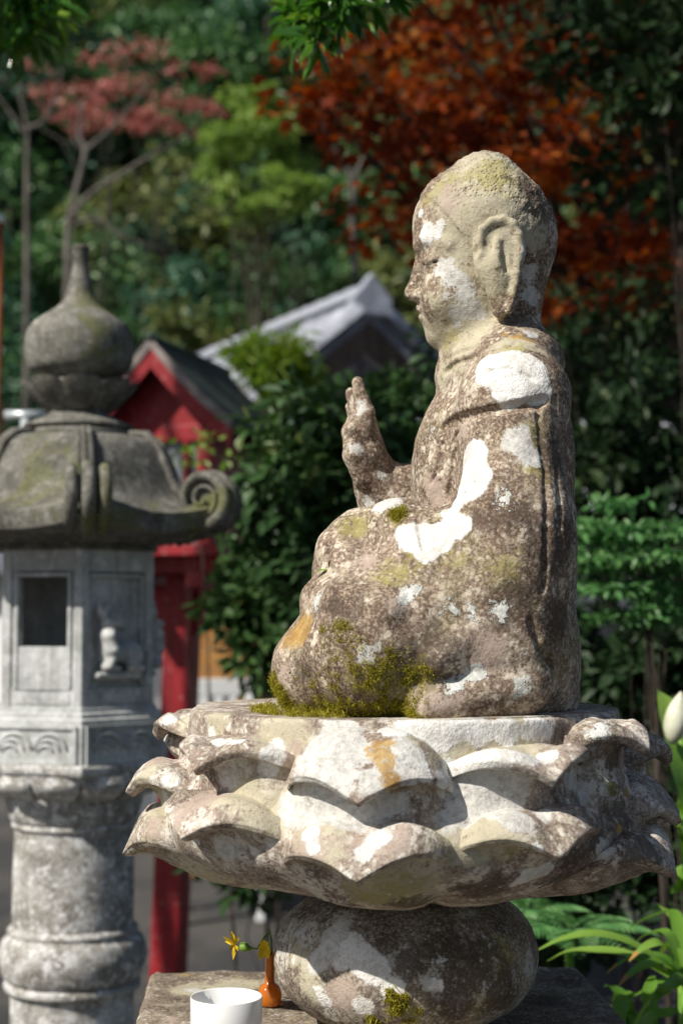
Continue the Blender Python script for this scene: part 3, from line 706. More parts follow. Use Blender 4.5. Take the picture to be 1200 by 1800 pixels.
if ti[0] is not None: moss_tufts('moss', ti[0], ti[1], ball, .0042, 6)

pl = empty('stone_plinth', (0, 0, 0)); tag(pl, 'square mossy stone plinth carrying the round stone, cup and bottle', 'plinth')
cl = at(300, 1692, 2.21); crn = at(1029, 1686, 2.21)
pc = Vector(((cl.x + crn.x) / 2, 2.21 - .31, PL)); prz = R(3.2)
def slab(name, cx, hx, hy, z0, z1, mat, seed, bev=.012, nn=56):
    """block with softened, worn edges"""
    us = np.linspace(-1, 1, nn); V = []; F = []
    def face(o, a, b):
        n0 = len(V)
        for i in us:
            for j in us: V.append(o + a * i + b * j)
        for i in range(nn - 1):
            for j in range(nn - 1): F.append((n0 + i * nn + j, n0 + (i + 1) * nn + j, n0 + (i + 1) * nn + j + 1, n0 + i * nn + j + 1))
    X, Y, Z = np.eye(3); hz = (z1 - z0) / 2; c = np.array((0, 0, (z0 + z1) / 2))
    for o, a, b in ((Z * hz, X * hx, Y * hy), (-Z * hz, Y * hy, X * hx), (X * hx, Y * hy, Z * hz), (-X * hx, Z * hz, Y * hy), (Y * hy, Z * hz, X * hx), (-Y * hy, X * hx, Z * hz)): face(o, a, b)
    V = np.array(V); hh = np.array((hx, hy, hz)) - bev
    q = np.clip(V, -hh, hh); dd = V - q; L = np.linalg.norm(dd, axis=1, keepdims=True)
    V = q + dd / np.maximum(L, 1e-9) * np.minimum(L, bev)
    nn_ = V / np.array((hx, hy, hz)); mx = np.abs(nn_).max(1, keepdims=True); nr = np.where(np.abs(nn_) > mx - .02, np.sign(nn_), 0)
    edge = (np.sort(np.abs(nn_), 1)[:, 1:2] > .93)
    V = V + nr * ((.0018 * fbm((V + 3) * 25, seed, 3))[:, None] - edge * np.clip(fbm((V + 5) * 22, seed + 4, 2) - .25, 0, 1)[:, None] * .010)
    me = mesh_np(name, V + c, np.array(F)); o = link(name, me, mat, pl)
    o.location = pc - Vector((0, 0, PL)); o.rotation_euler = (0, 0, prz); return o, V + c
top, tv = slab('top_slab', 0, .298, .312, PL - .16, PL, M['plinth'], 5)
base_, bv_ = slab('base_block', 0, .40, .41, .02, PL - .16, M['plinth'], 6, nn=40)
foot_, fv_ = slab('footing', 0, .55, .55, -.06, .14, M['plinth'], 8, nn=30)
from mathutils import Matrix
pmat = Matrix.Translation(pc - Vector((0, 0, PL))) @ Matrix.Rotation(prz, 4, 'Z'); pinv = pmat.inverted()
def plin_tr(px, py):
    o = pinv @ CAM; r_ = (pinv.to_3x3() @ ray(px, py)).normalized(); h = pl_bvh.ray_cast(o, r_); return None if h[0] is None else np.array(h[0])
pl_bvh = bvh_of([top])
class _O: pass
patch_attrs(top.data, tv, plin_tr, {
    'white': [(340, 1697, 12), (370, 1697, 12), (400, 1696, 12), (425, 1698, 8), (310, 1700, 10), (330, 1705, 8), (450, 1703, 12), (470, 1710, 10)],
    'grey': [(440, 1705, 14), (340, 1740, 16), (310, 1760, 10)], 'pale': [(350, 1740, 60), (420, 1730, 50)], 'algae': [(330, 1716, 24), (420, 1715, 24), (500, 1795, 14)],
    'ochre': [(335, 1716, 10), (320, 1714, 10)], 'dark': [(400, 1712, 24), (480, 1790, 14), (1000, 1720, 60), (950, 1760, 60)], 'pink': [(300, 1790, 20)], 'mossf': [(520, 1790, 14), (540, 1795, 12)], 'rosette': []}, (0, pc.y, 0))  # dark blobs at the right paint in the shadow falling across the plinth
attr(top.data, 'hair', np.zeros(len(tv)))
for o, vv in ((base_, bv_), (foot_, fv_)):
    for k in ('white', 'grey', 'pale', 'algae', 'ochre', 'dark', 'pink', 'mossf', 'rosette'): attr(o.data, k, np.full(len(vv), -1.0))
    attr(o.data, 'hair', np.zeros(len(vv)))

# white cup, amber bottle with yellow flowers
t = NT('white_porcelain'); M['china'] = t.done(t.bsdf(t.mix(t.step(t.noise(30, 3), .3, .7), (.80, .81, .82), (.84, .845, .85)), .18, .5))
cup_c = at(398, 1752, 1.755); cr_ = 62 / FPX * 1.755; ch = cup_c.z - PL
cm = MB(); cm.lathe([(.0001, .004), (cr_ * .50, .004), (cr_ * .52, 0), (cr_ * .60, 0), (cr_ * .62, .006), (cr_ * .82, .012), (cr_ * .95, .024), (cr_ * 1.0, ch * .6), (cr_ * 1.0, ch - .001), (cr_ * .985, ch), (cr_ * .95, ch - .001), (cr_ * .94, ch * .6), (cr_ * .88, .026), (cr_ * .7, .014), (.0001, .012)], 64)
cme = cm.mesh('cup'); fix_normals(cme); cup = link('cup', cme, M['china']); cup.location = (cup_c.x, cup_c.y, PL + .001)
tag(cup, 'plain white porcelain cup standing on the plinth', 'cup')
t = NT('amber_glass'); b = t.bsdf(t.mix(t.step(t.noise(20, 3), .3, .7), (.62, .15, .012), (.75, .23, .02)), .07, .6); b.inputs['Transmission Weight'].default_value = .35; M['amber'] = t.done(b)
bp = at(474, 1712, 2.00); bt = MB(); s_ = 1 / FPX * 2.0
bt.lathe([(.0001, .0), (17 * s_, 0), (20 * s_, 3 * s_), (21 * s_, 20 * s_), (17 * s_, 32 * s_), (9 * s_, 38 * s_), (8 * s_, 44 * s_), (8 * s_, 84 * s_), (10 * s_, 85 * s_), (10 * s_, 88 * s_), (6.5 * s_, 88 * s_), (6.5 * s_, 45 * s_), (.0001, 40 * s_)], 32)
btm = bt.mesh('bottle'); fix_normals(btm); bot = link('bottle', btm, M['amber']); bot.location = (bp.x, bp.y, PL + .001)
tag(bot, 'small amber glass bottle beside the round stone', 'bottle')
fl = empty('flower_stem', (bp.x, bp.y, PL)); tag(fl, 'yellow flowers on a bent green stem in the amber bottle', 'flower')
M['stem'] = simple_mat('flower_stem_green', (.10, .22, .03), (.18, .32, .05), 80, .5, .3, 0)
M['yellow'] = simple_mat('yellow_petal', (.62, .42, .01), (.75, .58, .03), 60, .6, .2, 0)
fb = Vector((bp.x, bp.y, PL)); st = MB()
q = [at(478, 1700, 2.0), at(478, 1640, 2.0), at(470, 1660, 2.0), at(450, 1668, 1.995), at(430, 1666, 1.99)]
st.tube([p - fb for p in (at(478, 1705, 2.0), at(477, 1655, 2.0), at(474, 1634, 2.0), at(466, 1645, 2.0), at(452, 1668, 1.995), at(428, 1665, 1.99))], [.0014] * 6, 6)
st.tube([p - fb for p in (at(442, 1668, 1.99), at(430, 1665, 1.99), at(421, 1663, 1.99))], [.002, .0065, .004], 8); st.build('stem', M['stem'], fl)
def flower(c, tips, wd):
    c = Vector(c)
    for tx in tips:
        tx = Vector(tx); d_ = (tx - c); s_ = d_.cross(Vector((0, 1, .3))).normalized() * wd; m_ = c.lerp(tx, .55) + Vector((0, -.003, .002)); z_ = Vector((0, .0012, 0))
        b_ = MB(); b_.add([c - s_ * .4 - fb, m_ - s_ - fb, tx - fb, m_ + s_ - fb, c + s_ * .4 - fb, m_ + z_ * 2 - fb], [(0, 1, 5), (1, 2, 5), (2, 3, 5), (3, 4, 5), (4, 0, 5)], True); b_.build('petal', M['yellow'], fl)
flower(at(412, 1662, 1.99), [at(392, 1646, 1.985), at(407, 1636, 1.985), at(420, 1645, 1.98), at(410, 1688, 1.985), at(402, 1672, 1.98), at(419, 1672, 1.99), at(395, 1655, 2.0)], .0025)
flower(at(466, 1668, 1.995), [at(455, 1688, 1.99), at(463, 1652, 1.985), at(472, 1686, 1.985), at(454, 1664, 1.99), at(470, 1658, 2.0), at(476, 1672, 1.99)], .0055)

# ================================================================== STONE LANTERN
LC = Vector((at(135, 1080, 3.47).x, 3.47, 0))
ln = empty('stone_lantern', LC); tag(ln, 'tall hexagonal grey stone lantern with curled roof corners and a carved deer', 'lantern')
LROT = R(13)                                    # azimuth of the corner nearest the camera
def lz(y): return 1.55 + (1080 - y) / 809.0
def hexf(a, rnd=0.0):
    """radius factor of a hexagon with corners at LROT + k*60 deg (1 at mid-face)"""
    q = (a - LROT) % (math.pi / 3) - math.pi / 6
    return 1 / math.cos(q) * (1 - rnd) + rnd
def corner_w(a):
    q = abs((a - LROT + math.pi / 6) % (math.pi / 3) - math.pi / 6) / (math.pi / 6); return (1 - q)
def lath(name, prof, mat, parent=ln, n=72, fn=None, smooth=True, sub=0, bevel=0):
    m = MB(); pr = [tuple(q) for q in cr(prof, sub)] if sub else prof
    m.lathe(pr, n, fn=fn, a0=LROT, smooth=smooth); me = m.mesh(name); fix_normals(me); o = link(name, me, mat, parent)
    if bevel:
        b = o.modifiers.new('bevel', 'BEVEL'); b.width = bevel; b.segments = 2; b.limit_method = 'ANGLE'; b.angle_limit = R(35)
    return o
LD, LM_, LP = M['lantern_dark'], M['lantern'], M['lantern_pillar']
def hexpr(name, prof, mat, parent=ln, bevel=.004):
    return lath(name, [(r / math.cos(math.pi / 6), z) for r, z in prof], mat, parent, 6, None, False, 0, bevel)
# ground to pillar
hexpr('ground_slab', [(.40, -.04), (.40, .10), (.39, .11), (.001, .11)], LP)
lath('base', [(.34, .10), (.345, .15), (.32, .20), (.25, .24), (.20, .26), (.18, .28), (.17, .30)], LP, fn=lambda a, r, z: (r * (1 + .05 * abs(math.sin(6 * a)) * (r > .22)), z), sub=4, n=96)
lath('pillar', [(.175, .28), (.165, .31), (.142, .34), (.134, .40), (.133, .60), (.134, .735), (.146, .742), (.147, .755), (.138, .762)], LP, sub=4)
lath('pillar_band', [(.138, .760), (.150, .772), (.159, .800), (.160, .820), (.153, .845), (.140, .858), (.142, .868), (.137, .874), (.128, .878)], LP, sub=5)
lath('upper_pillar', [(.128, .87), (.131, .90), (.131, 1.00), (.128, 1.085), (.133, 1.088), (.135, 1.095), (.132, 1.102), (.137, 1.106), (.147, 1.135), (.148, 1.16), (.130, 1.165)], LP, sub=4)
# lotus ring below the platform: each petal a piece of its own
pet = MB(); nu, nt_ = 13, 11; V = []; F = []
for i in range(nt_):
    for k in range(nu):
        u = -1 + 2 * k / (nu - 1); v_ = i / (nt_ - 1)
        th = u * R(15) * (1 - .15 * (1 - v_)); bul = math.sqrt(max(0, 1 - u * u)) ** .8
        r = .145 + .062 * math.sin(v_ * 1.5) + .016 * bul * math.sin(math.pi * min(1, v_ * 1.05)); z = 1.155 + .058 * v_ ** 1.3 - .004 * (1 - bul) * v_
        V.append((r * math.sin(th), -r * math.cos(th), z))
F = [(i * nu + k, i * nu + k + 1, (i + 1) * nu + k + 1, (i + 1) * nu + k) for i in range(nt_ - 1) for k in range(nu - 1)]
pme = mesh_np('lotus_petal', V, F)
for k in range(12):
    o = link('lotus_petal', pme, LP, ln); o.rotation_euler = (0, 0, LROT + R(30 * k + 15))
lath('platform_underside', [(.12, 1.150), (.15, 1.165), (.192, 1.205), (.195, 1.218)], LP, sub=3)
hexpr('platform_lip', [(.195, 1.212), (.200, 1.222), (.200, 1.234), (.190, 1.238)], LP)
plat = hexpr('platform', [(.188, 1.236), (.188, 1.320), (.180, 1.322)], LM_)
hexpr('platform_step', [(.186, 1.320), (.186, 1.331), (.178, 1.333), (.178, 1.343), (.168, 1.345), (.168, 1.354), (.1, 1.354)], LM_, bevel=.002)
def fframe(k):
    a = LROT + R(60 * k - 30); n_ = Vector((math.sin(a), -math.cos(a), 0)); t_ = Vector((math.cos(a), math.sin(a), 0)); return n_, t_
def fbox(m, k, t0, t1, z0, z1, d0, d1):
    n_, t_ = fframe(k); m.box(n_ * ((d0 + d1) / 2) + t_ * ((t0 + t1) / 2) + Vector((0, 0, (z0 + z1) / 2)), (abs(t1 - t0) / 2, abs(d1 - d0) / 2, (z1 - z0) / 2), (t_, n_, Vector((0, 0, 1))))
AP = .160; HWF = AP * math.tan(R(30)); ZB, ZT = 1.352, 1.692
for k in range(6):
    # carved platform panel: framed, with rolling wave ridges
    n_, t_ = fframe(k); m = MB(); wv_ = .188 * math.tan(R(30))
    fbox(m, k, -wv_ + .010, -wv_ + .018, 1.244, 1.314, .187, .1935); fbox(m, k, wv_ - .018, wv_ - .010, 1.244, 1.314, .187, .1935)
    fbox(m, k, -wv_ + .010, wv_ - .010, 1.312, 1.319, .187, .1935); fbox(m, k, -wv_ + .010, wv_ - .010, 1.238, 1.245, .187, .1935)
    for j, cx in enumerate((-.045, .038)):
        for q in range(3):
            pts = []
            for e in range(11):
                ang = math.pi * (.08 + .84 * e / 10); rr = .038 - q * .0105
                pts.append(n_ * (.190 - .001 * q) + t_ * (cx + rr * math.cos(ang) * 1.05 - .006 * q) + Vector((0, 0, 1.258 + rr * math.sin(ang) * 1.15)))
            m.tube(pts, [.0025 + .003 * math.sin(math.pi * e / 10) for e in range(11)], 6)
    m.build('wave_panel', LM_, ln)
# fire box: corner posts, rails and panels; the face towards the path is open
fire = empty('fire_box', (0, 0, 0)); fire.parent = ln
for k in range(6):
    a = LROT + R(60 * k); c_ = Vector((math.sin(a), -math.cos(a), 0)); m = MB()
    pts = []
    for kk, sgn in ((k, 1), (k + 1, -1)):
        n_, t_ = fframe(kk); edge = t_ * (HWF * sgn); pts.append((n_ * AP, n_ * (AP - .022), t_ * (sgn)))
    n0, t0 = fframe(k); n1, t1 = fframe(k + 1)
    ring = [n0 * AP + t0 * (HWF - .018), n0 * AP + t0 * HWF, n1 * AP - t1 * (HWF - .018), n1 * (AP - .02) - t1 * (HWF - .022), n0 * (AP - .02) + t0 * (HWF - .022)]
    m.prism([p + Vector((0, 0, ZB)) for p in ring], (0, 0, ZT - ZB)); fix = m.build('corner_post', LM_, fire, .002); fix_normals(fix.data)
IN = AP - .004
for k in range(6):
    m = MB(); fbox(m, k, -HWF + .016, HWF - .016, ZT - .050, ZT, AP - .022, IN + .001); m.build('top_rail', LM_, fire, .0015)
    m = MB(); fbox(m, k, -HWF + .016, HWF - .016, ZB, ZB + .042, AP - .022, IN + .001)
    fbox(m, k, -HWF + .028, HWF - .028, ZB + .008, ZB + .034, IN, IN + .003); m.build('bottom_rail', LM_, fire, .0015)
    if k in (0, 3):
        f_ = MB(); w_ = .066; z0, z1 = lz(1218) + .012, lz(1008)
        fbox(f_, k, -HWF + .016, -w_ + .010, z0, ZT - .05, AP - .022, IN - .001); fbox(f_, k, w_ - .010, HWF - .016, z0, ZT - .05, AP - .022, IN - .001)
        fbox(f_, k, -w_ - .001, -w_ + .008, z0, z1, AP - .024, IN + .004); fbox(f_, k, w_ - .008, w_ + .001, z0, z1, AP - .024, IN + .004); fbox(f_, k, -w_ - .001, w_ + .001, z1 - .009, z1, AP - .024, IN + .005)
        f_.build('window_frame', LM_, fire, .0015)
        s_ = MB(); fbox(s_, k, -w_ + .008, w_ - .008, z0 - .01, lz(1135), AP - .020, IN + .001); s_.build('window_slab', LM_, fire, .0015)
    else:
        s_ = MB(); fbox(s_, k, -HWF + .016, HWF - .016, ZB + .04, ZT - .048, AP - .036, IN - .015)
        for a_ in (-1, 1): fbox(s_, k, a_ * (HWF - .024) - .004, a_ * (HWF - .024) + .004, ZB + .048, ZT - .056, IN - .016, IN - .001)
        fbox(s_, k, -HWF + .02, HWF - .02, ZT - .064, ZT - .056, IN - .016, IN - .001); s_.build('carved_panel', LM_, fire, .0015)
m = MB(); m.lathe([(.001, ZB + .004), (.15, ZB + .004), (.15, ZB + .012), (.001, ZB + .012)], 6, a0=LROT, smooth=False); m.build('floor_slab', LM_, fire)
# deer in relief (implicit surface), one on each closed face beside the window
def deer_mesh():
    D_ = Field((-.065, -.004, -.005), (.065, .035, .155), .0016); y0 = .004
    D_.ell((.012, y0, .046), (.036, .014, .020), .006); D_.ell((.030, y0, .046), (.020, .015, .023), .006); D_.ell((-.018, y0, .046), (.017, .015, .024), .006)
    D_.chain([(-.020, y0 + .002, .055), (-.026, y0 + .004, .080), (-.022, y0 + .006, .098)], [.016, .012, .009], .006)
    D_.chain([(-.026, y0 + .007, .102), (-.010, y0 + .009, .101), (.004, y0 + .010, .092)], [.0095, .008, .0048], .005)
    for s_ in (0, 1):
        D_.chain([(-.028 - .006 * s_, y0 + .006, .108), (-.036 - .006 * s_, y0 + .006, .124), (-.032 - .01 * s_, y0 + .006, .143)], [.0035, .003, .002], .003)
        D_.chain([(-.033 - .006 * s_, y0 + .006, .117), (-.024 - .004 * s_, y0 + .006, .128), (-.022 - .004 * s_, y0 + .006, .138)], [.003, .0026, .002], .003)
    D_.chain([(-.018, y0 + .002, .100), (-.012, y0 + .004, .112)], [.004, .002], .003)
    D_.chain([(-.020, y0 + .006, .035), (-.030, y0 + .008, .022), (-.006, y0 + .009, .019)], [.009, .007, .005], .004)
    D_.chain([(.034, y0 + .006, .040), (.022, y0 + .010, .024), (.040, y0 + .010, .019), (.018, y0 + .011, .018)], [.012, .008, .006, .005], .004)
    D_.ell((.050, y0, .058), (.005, .005, .007), .004)
    D_.cone((-.042, y0, .006), (.046, y0, .006), .009, .009, .004)
    V, Q = D_.nets(); N = vnormals(V, Q)
    if ((V - V.mean(0)) * N).sum() < 0: Q = Q[:, ::-1]
    V[:, 1] *= -1; Q = Q[:, ::-1]
    return mesh_np('deer_relief', V, Q)
dme = deer_mesh()
for k in (1, 2):
    n_, t_ = fframe(k); o = link('deer_relief', dme, LM_, fire); a = LROT + R(60 * k - 30)
    o.scale = (1.2, 2.4, 1.15); o.location = n_ * (IN - .016) + Vector((0, 0, lz(1190))); o.rotation_euler = (0, 0, a)
# roof
rp = [(.02, 1.945), (.10, 1.945), (.150, 1.938), (.178, 1.915), (.197, 1.875), (.212, 1.830), (.232, 1.795), (.268, 1.772), (.298, 1.764), (.303, 1.758), (.300, 1.728), (.292, 1.722), (.24, 1.715), (.185, 1.703), (.172, 1.700), (.172, 1.688), (.1, 1.688)]
def rooff(a, r, z):
    cw = corner_w(a); e = max(0, min(1, (r - .18) / .12)); k = hexf(a, .35 * (1 - e))
    return (r * k, z + .026 * e * cw ** 2.2)
lath('roof', rp, LD, n=144, fn=rooff, sub=5)
for k in range(6):
    a = LROT + R(60 * k); c_ = Vector((math.sin(a), -math.cos(a), 0)); t_ = Vector((math.cos(a), math.sin(a), 0)); m = MB()
    path = [(.115, 1.950), (.165, 1.945), (.195, 1.920), (.215, 1.880), (.232, 1.838), (.255, 1.806), (.29, 1.793)]
    for off, rad in ((-.017, .0095), (.017, .0095), (0, .012)):
        m.tube([c_ * r + t_ * off * (.6 + .4 * i / 6) + Vector((0, 0, z)) for i, (r, z) in enumerate(path)], [rad * (.7 + .3 * i / 6) for i in range(7)], 8)
    ridge = m.build('roof_ridge', LD, ln)
    sp_ = MB(); cx, cz = .310, 1.798
    for off, rad, sc2 in ((-.034, .0155, .95), (.034, .0155, .95), (0, .0185, 1.0)):
        pts = []; rr_ = []
        for e in range(64):
            u = e / 63; ang = R(-105) + u * R(800); r = (.056 * (1 - u) ** .82 + .005) * sc2
            pts.append(c_ * (cx + r * math.cos(ang)) + t_ * off + Vector((0, 0, cz + r * math.sin(ang) * 1.05))); rr_.append(rad * (1 - .72 * min(1, u * 1.6)))
        pre = [c_ * (.275 + .008 * q) + t_ * off + Vector((0, 0, 1.722 + .003 * q)) for q in range(3)]
        sp_.tube(pre + pts, [rad * .8] * 3 + rr_, 8)
    seg = 20; ring = [c_ * (cx + .036 * math.cos(2 * math.pi * q / seg)) + Vector((0, 0, cz + .037 * math.sin(2 * math.pi * q / seg))) - t_ * .026 for q in range(seg)]
    sp_.prism(ring, t_ * .052)
    sp_.prism([c_ * .25 + Vector((0, 0, 1.79)) - t_ * .022, c_ * .33 + Vector((0, 0, 1.77)) - t_ * .022, c_ * .352 + Vector((0, 0, 1.75)) - t_ * .022, c_ * .30 + Vector((0, 0, 1.728)) - t_ * .022, c_ * .25 + Vector((0, 0, 1.735)) - t_ * .022], t_ * .044)
    o = sp_.build('corner_scroll', LD, ln)
lath('neck_ring', [(.118, 1.935), (.124, 1.950), (.113, 1.958), (.122, 1.964), (.116, 1.972), (.084, 1.986), (.066, 1.996), (.062, 2.006)], LD, sub=4)
ring_ = [(.058, 1.998), (.072, 2.008), (.090, 2.028), (.100, 2.048), (.104, 2.060), (.07, 2.072)]
lath('finial_lotus_core', ring_, LD, sub=3)
fp = MB(); V = []
for i in range(9):
    for k in range(11):
        u = -1 + k / 5; v_ = i / 8; bl = max(0, 1 - u * u) ** .5
        rr = np.interp(v_, [0, .3, .6, .85, 1], [.064, .090, .110, .123, .127]) + .018 * bl - .014; th = u * R(21.5)
        V.append((rr * math.sin(th), -rr * math.cos(th), 1.998 + .070 * v_ - .010 * (1 - bl) * v_))
F = [(i * 11 + k, i * 11 + k + 1, (i + 1) * 11 + k + 1, (i + 1) * 11 + k) for i in range(8) for k in range(10)]
fpm = mesh_np('finial_petal', V, F)
for k in range(8):
    o = link('finial_petal', fpm, LD, ln); o.rotation_euler = (0, 0, LROT + R(45 * k))
lath('jewel', [(.070, 2.070), (.090, 2.080), (.109, 2.094), (.1180, 2.118), (.1210, 2.145), (.1175, 2.174), (.104, 2.198), (.080, 2.216), (.052, 2.236), (.034, 2.262), (.0235, 2.300), (.0175, 2.338), (.0175, 2.358), (.020, 2.372), (.014, 2.378), (.0005, 2.379)], LD, sub=5)

# ================================================================== RED WOODEN LANTERN ON A POST
def red_paint():
    t = NT('red_paint'); f = t.noise(7, 6, .7); wr = t.noise(45, 5, .75, .3)
    c = t.mix(t.step(f, .35, .65), (.23, .009, .014), (.33, .018, .026))
    c = t.mix(t.math('MULTIPLY', t.step(wr, .58, .66), .6), c, (.55, .36, .36))
    c = t.mix(t.math('MULTIPLY', t.step(t.noise(1.0, 5, .7, vec=t.scl((30, 30, 2.5))), .50, .68), .6), c, (.10, .012, .012))
    c = t.mix(t.math('MULTIPLY', t.step(wr, .38, .30), .5), c, (.16, .02, .018))
    return t.done(t.bsdf(c, .5, .35, t.bump(t.noise(60, 4, vec=t.scl((1, 1, .1))), .2, .002)))
M['red'] = red_paint()
M['green_roof'] = simple_mat('verdigris_sheet', (.028, .050, .042), (.055, .085, .070), 9, .6, .4, .3, .004)
M['roof_edge'] = simple_mat('weathered_board', (.20, .17, .16), (.33, .29, .28), 25, .8, .2, .3, .003, stretch=(.3, 1, 1))
M['pane'] = simple_mat('dim_window_pane', (.10, .12, .14), (.19, .21, .24), 3, .25, .5, 0)
RL = Vector((-.580, 5.88, 0)); rd = Vector((.26, .966, 0)).normalized(); cdv = Vector((rd.y, -rd.x, 0)); UP = Vector((0, 0, 1))
rl = empty('wooden_lantern', RL, 0); tag(rl, 'red wooden lantern on a post with a green gabled roof behind the stone lantern', 'lantern')
def rbox(m, c0, c1, r0, r1, z0, z1): m.box(cdv * ((c0 + c1) / 2) + rd * ((r0 + r1) / 2) + UP * ((z0 + z1) / 2), (abs(c1 - c0) / 2, abs(r1 - r0) / 2, (z1 - z0) / 2), (cdv, rd, UP))
lean = Vector((.035, 0, 1)).normalized()
m = MB(); m.box(Vector((-.035, -.02, .85)), (.055, .055, .85), (cdv, rd, lean)); m.build('post', M['red'], rl, .006)
pcx = -.01
for s_ in (-1, 1):
    m = MB(); m.prism([cdv * (pcx + s_ * .05) + UP * 1.46 - rd * .045, cdv * (pcx + s_ * .05) + UP * 1.66 - rd * .045, cdv * (pcx + s_ * .17) + UP * 1.66 - rd * .045, cdv * (pcx + s_ * .17) + UP * 1.62 - rd * .045], rd * .09); o = m.build('brace', M['red'], rl, .004); fix_normals(o.data)
for r_ in (-.17, .17):
    m = MB(); rbox(m, -.27, .25, r_ - .03, r_ + .03, 1.70, 1.76); m.build('cross_beam', M['red'], rl, .004)
for c_ in (-.17, .15):
    m = MB(); rbox(m, c_ - .03, c_ + .03, -.33, .33, 1.645, 1.70); m.build('long_beam', M['red'], rl, .004)
BX0, BX1, BR, BZ0, BZ1 = -.20, .20, .27, 1.76, 2.20
for c_ in (BX0 + .03, BX1 - .03):
    for r_ in (-BR + .03, BR - .03):
        m = MB(); rbox(m, c_ - .032, c_ + .032, r_ - .032, r_ + .032, BZ0 + .04, BZ1); m.build('corner_post', M['red'], rl, .004)
m = MB(); rbox(m, BX0 - .03, BX1 + .03, -BR - .03, BR + .03, BZ0, BZ0 + .04); m.build('floor_board', M['red'], rl, .004)
for r_ in (-BR, BR):
    m = MB(); rbox(m, BX0 - .05, BX1 + .05, r_ - .008, r_ + .05, BZ1 - .03, BZ1 + .03) if r_ < 0 else rbox(m, BX0 - .05, BX1 + .05, r_ - .05, r_ + .008, BZ1 - .03, BZ1 + .03); m.build('head_beam', M['red'], rl, .004)
    for c_ in (-.095, 0, .095):
        m = MB(); rbox(m, c_ - .009, c_ + .009, r_ - .006 if r_ < 0 else r_ - .014, r_ + .014 if r_ < 0 else r_ + .006, BZ0 + .04, BZ1 - .03); m.build('lattice_bar', M['red'], rl)
    m = MB(); rbox(m, BX0 + .06, BX1 - .06, r_ - .004 if r_ < 0 else r_ - .012, r_ + .012 if r_ < 0 else r_ + .004, BZ0 + .16, BZ0 + .18); m.build('lattice_bar', M['red'], rl)
    for c0, c1 in ((BX0 + .06, -.104), (-.086, -.009), (.009, .086), (.104, BX1 - .06)):
        m = MB(); rbox(m, c0, c1, r_ + .016 * (1 if r_ < 0 else -1), r_ + .020 * (1 if r_ < 0 else -1), BZ0 + .04, BZ1 - .03); m.build('pane', M['pane'], rl)
for c_ in (BX0 + .01, BX1 - .01):
    m = MB(); rbox(m, c_ - .006, c_ + .006, -BR + .06, BR - .06, BZ0 + .04, BZ1 - .02); m.build('side_panel', M['red'], rl)
# gable roof, slightly concave, running back along rd
RZ = 2.50; HWR = .30; FR, BK = -.38, .44
def rcurve(u): return RZ - (RZ - 2.19) * (u * .82 + .18 * (1 - (1 - u) ** 2) + .0) + .012 * u * u
for s_ in (-1, 1):
    V = []; nn = 10
    for i in range(nn + 1):
        u = i / nn
        for r_ in (FR, BK): 
            for dz in (0, -.035): V.append(cdv * (s_ * u * HWR) + rd * r_ + UP * (rcurve(u) + .035 + dz))
    F = []
    for i in range(nn):
        b_ = i * 4; c_ = b_ + 4; F += [(b_, b_ + 2, c_ + 2, c_), (b_ + 1, c_ + 1, c_ + 3, b_ + 3), (b_, c_, c_ + 1, b_ + 1), (b_ + 2, b_ + 3, c_ + 3, c_ + 2)]
    F += [(0, 1, 3, 2), (nn * 4, nn * 4 + 2, nn * 4 + 3, nn * 4 + 1)]
    m = MB(); m.add(V, F); o = m.build('roof_slope', M['green_roof'], rl); fix_normals(o.data)
    for r_ in (FR, BK):
        e = -1 if r_ == FR else 1
        for nm, d0, d1, w0, mt in (('verge_strip', .0, .028, .040, M['roof_edge']), ('barge_board', -.0, .022, .072, M['red'])):
            V = []; off = (.004 if nm == 'verge_strip' else -.002)
            for i in range(nn + 1):
                u = i / nn; zt = rcurve(u) + (.037 if nm == 'verge_strip' else .000); zb = zt - (.040 if nm == 'verge_strip' else w0)
                for rr in (r_ + e * off, r_ + e * (off - d1)):
                    V.append(cdv * (s_ * u * (HWR + .004)) + rd * rr + UP * zt); V.append(cdv * (s_ * u * (HWR + .004)) + rd * rr + UP * zb)
            F = []
            for i in range(nn):
                b_ = i * 4; c_ = b_ + 4; F += [(b_, b_ + 1, c_ + 1, c_), (b_ + 2, c_ + 2, c_ + 3, b_ + 3), (b_, c_, c_ + 2, b_ + 2), (b_ + 1, b_ + 3, c_ + 3, c_ + 1)]
            F += [(0, 2, 3, 1), (nn * 4, nn * 4 + 1, nn * 4 + 3, nn * 4 + 2)]
            m = MB(); m.add(V, F); o = m.build(nm, mt, rl); fix_normals(o.data)
for r_ in (-BR, BR):
    e = -1 if r_ < 0 else 1
    m = MB(); m.prism([cdv * -.22 + UP * 2.23 + rd * r_, cdv * .22 + UP * 2.23 + rd * r_, cdv * .0 + UP * 2.45 + rd * r_], rd * (-e * .02)); o = m.build('gable_panel', M['red'], rl); fix_normals(o.data)
m = MB(); m.tube([rd * (FR - .01) + UP * (RZ + .036), rd * (BK + .01) + UP * (RZ + .036)], .014, 8); m.build('ridge_cap', M['green_roof'], rl)

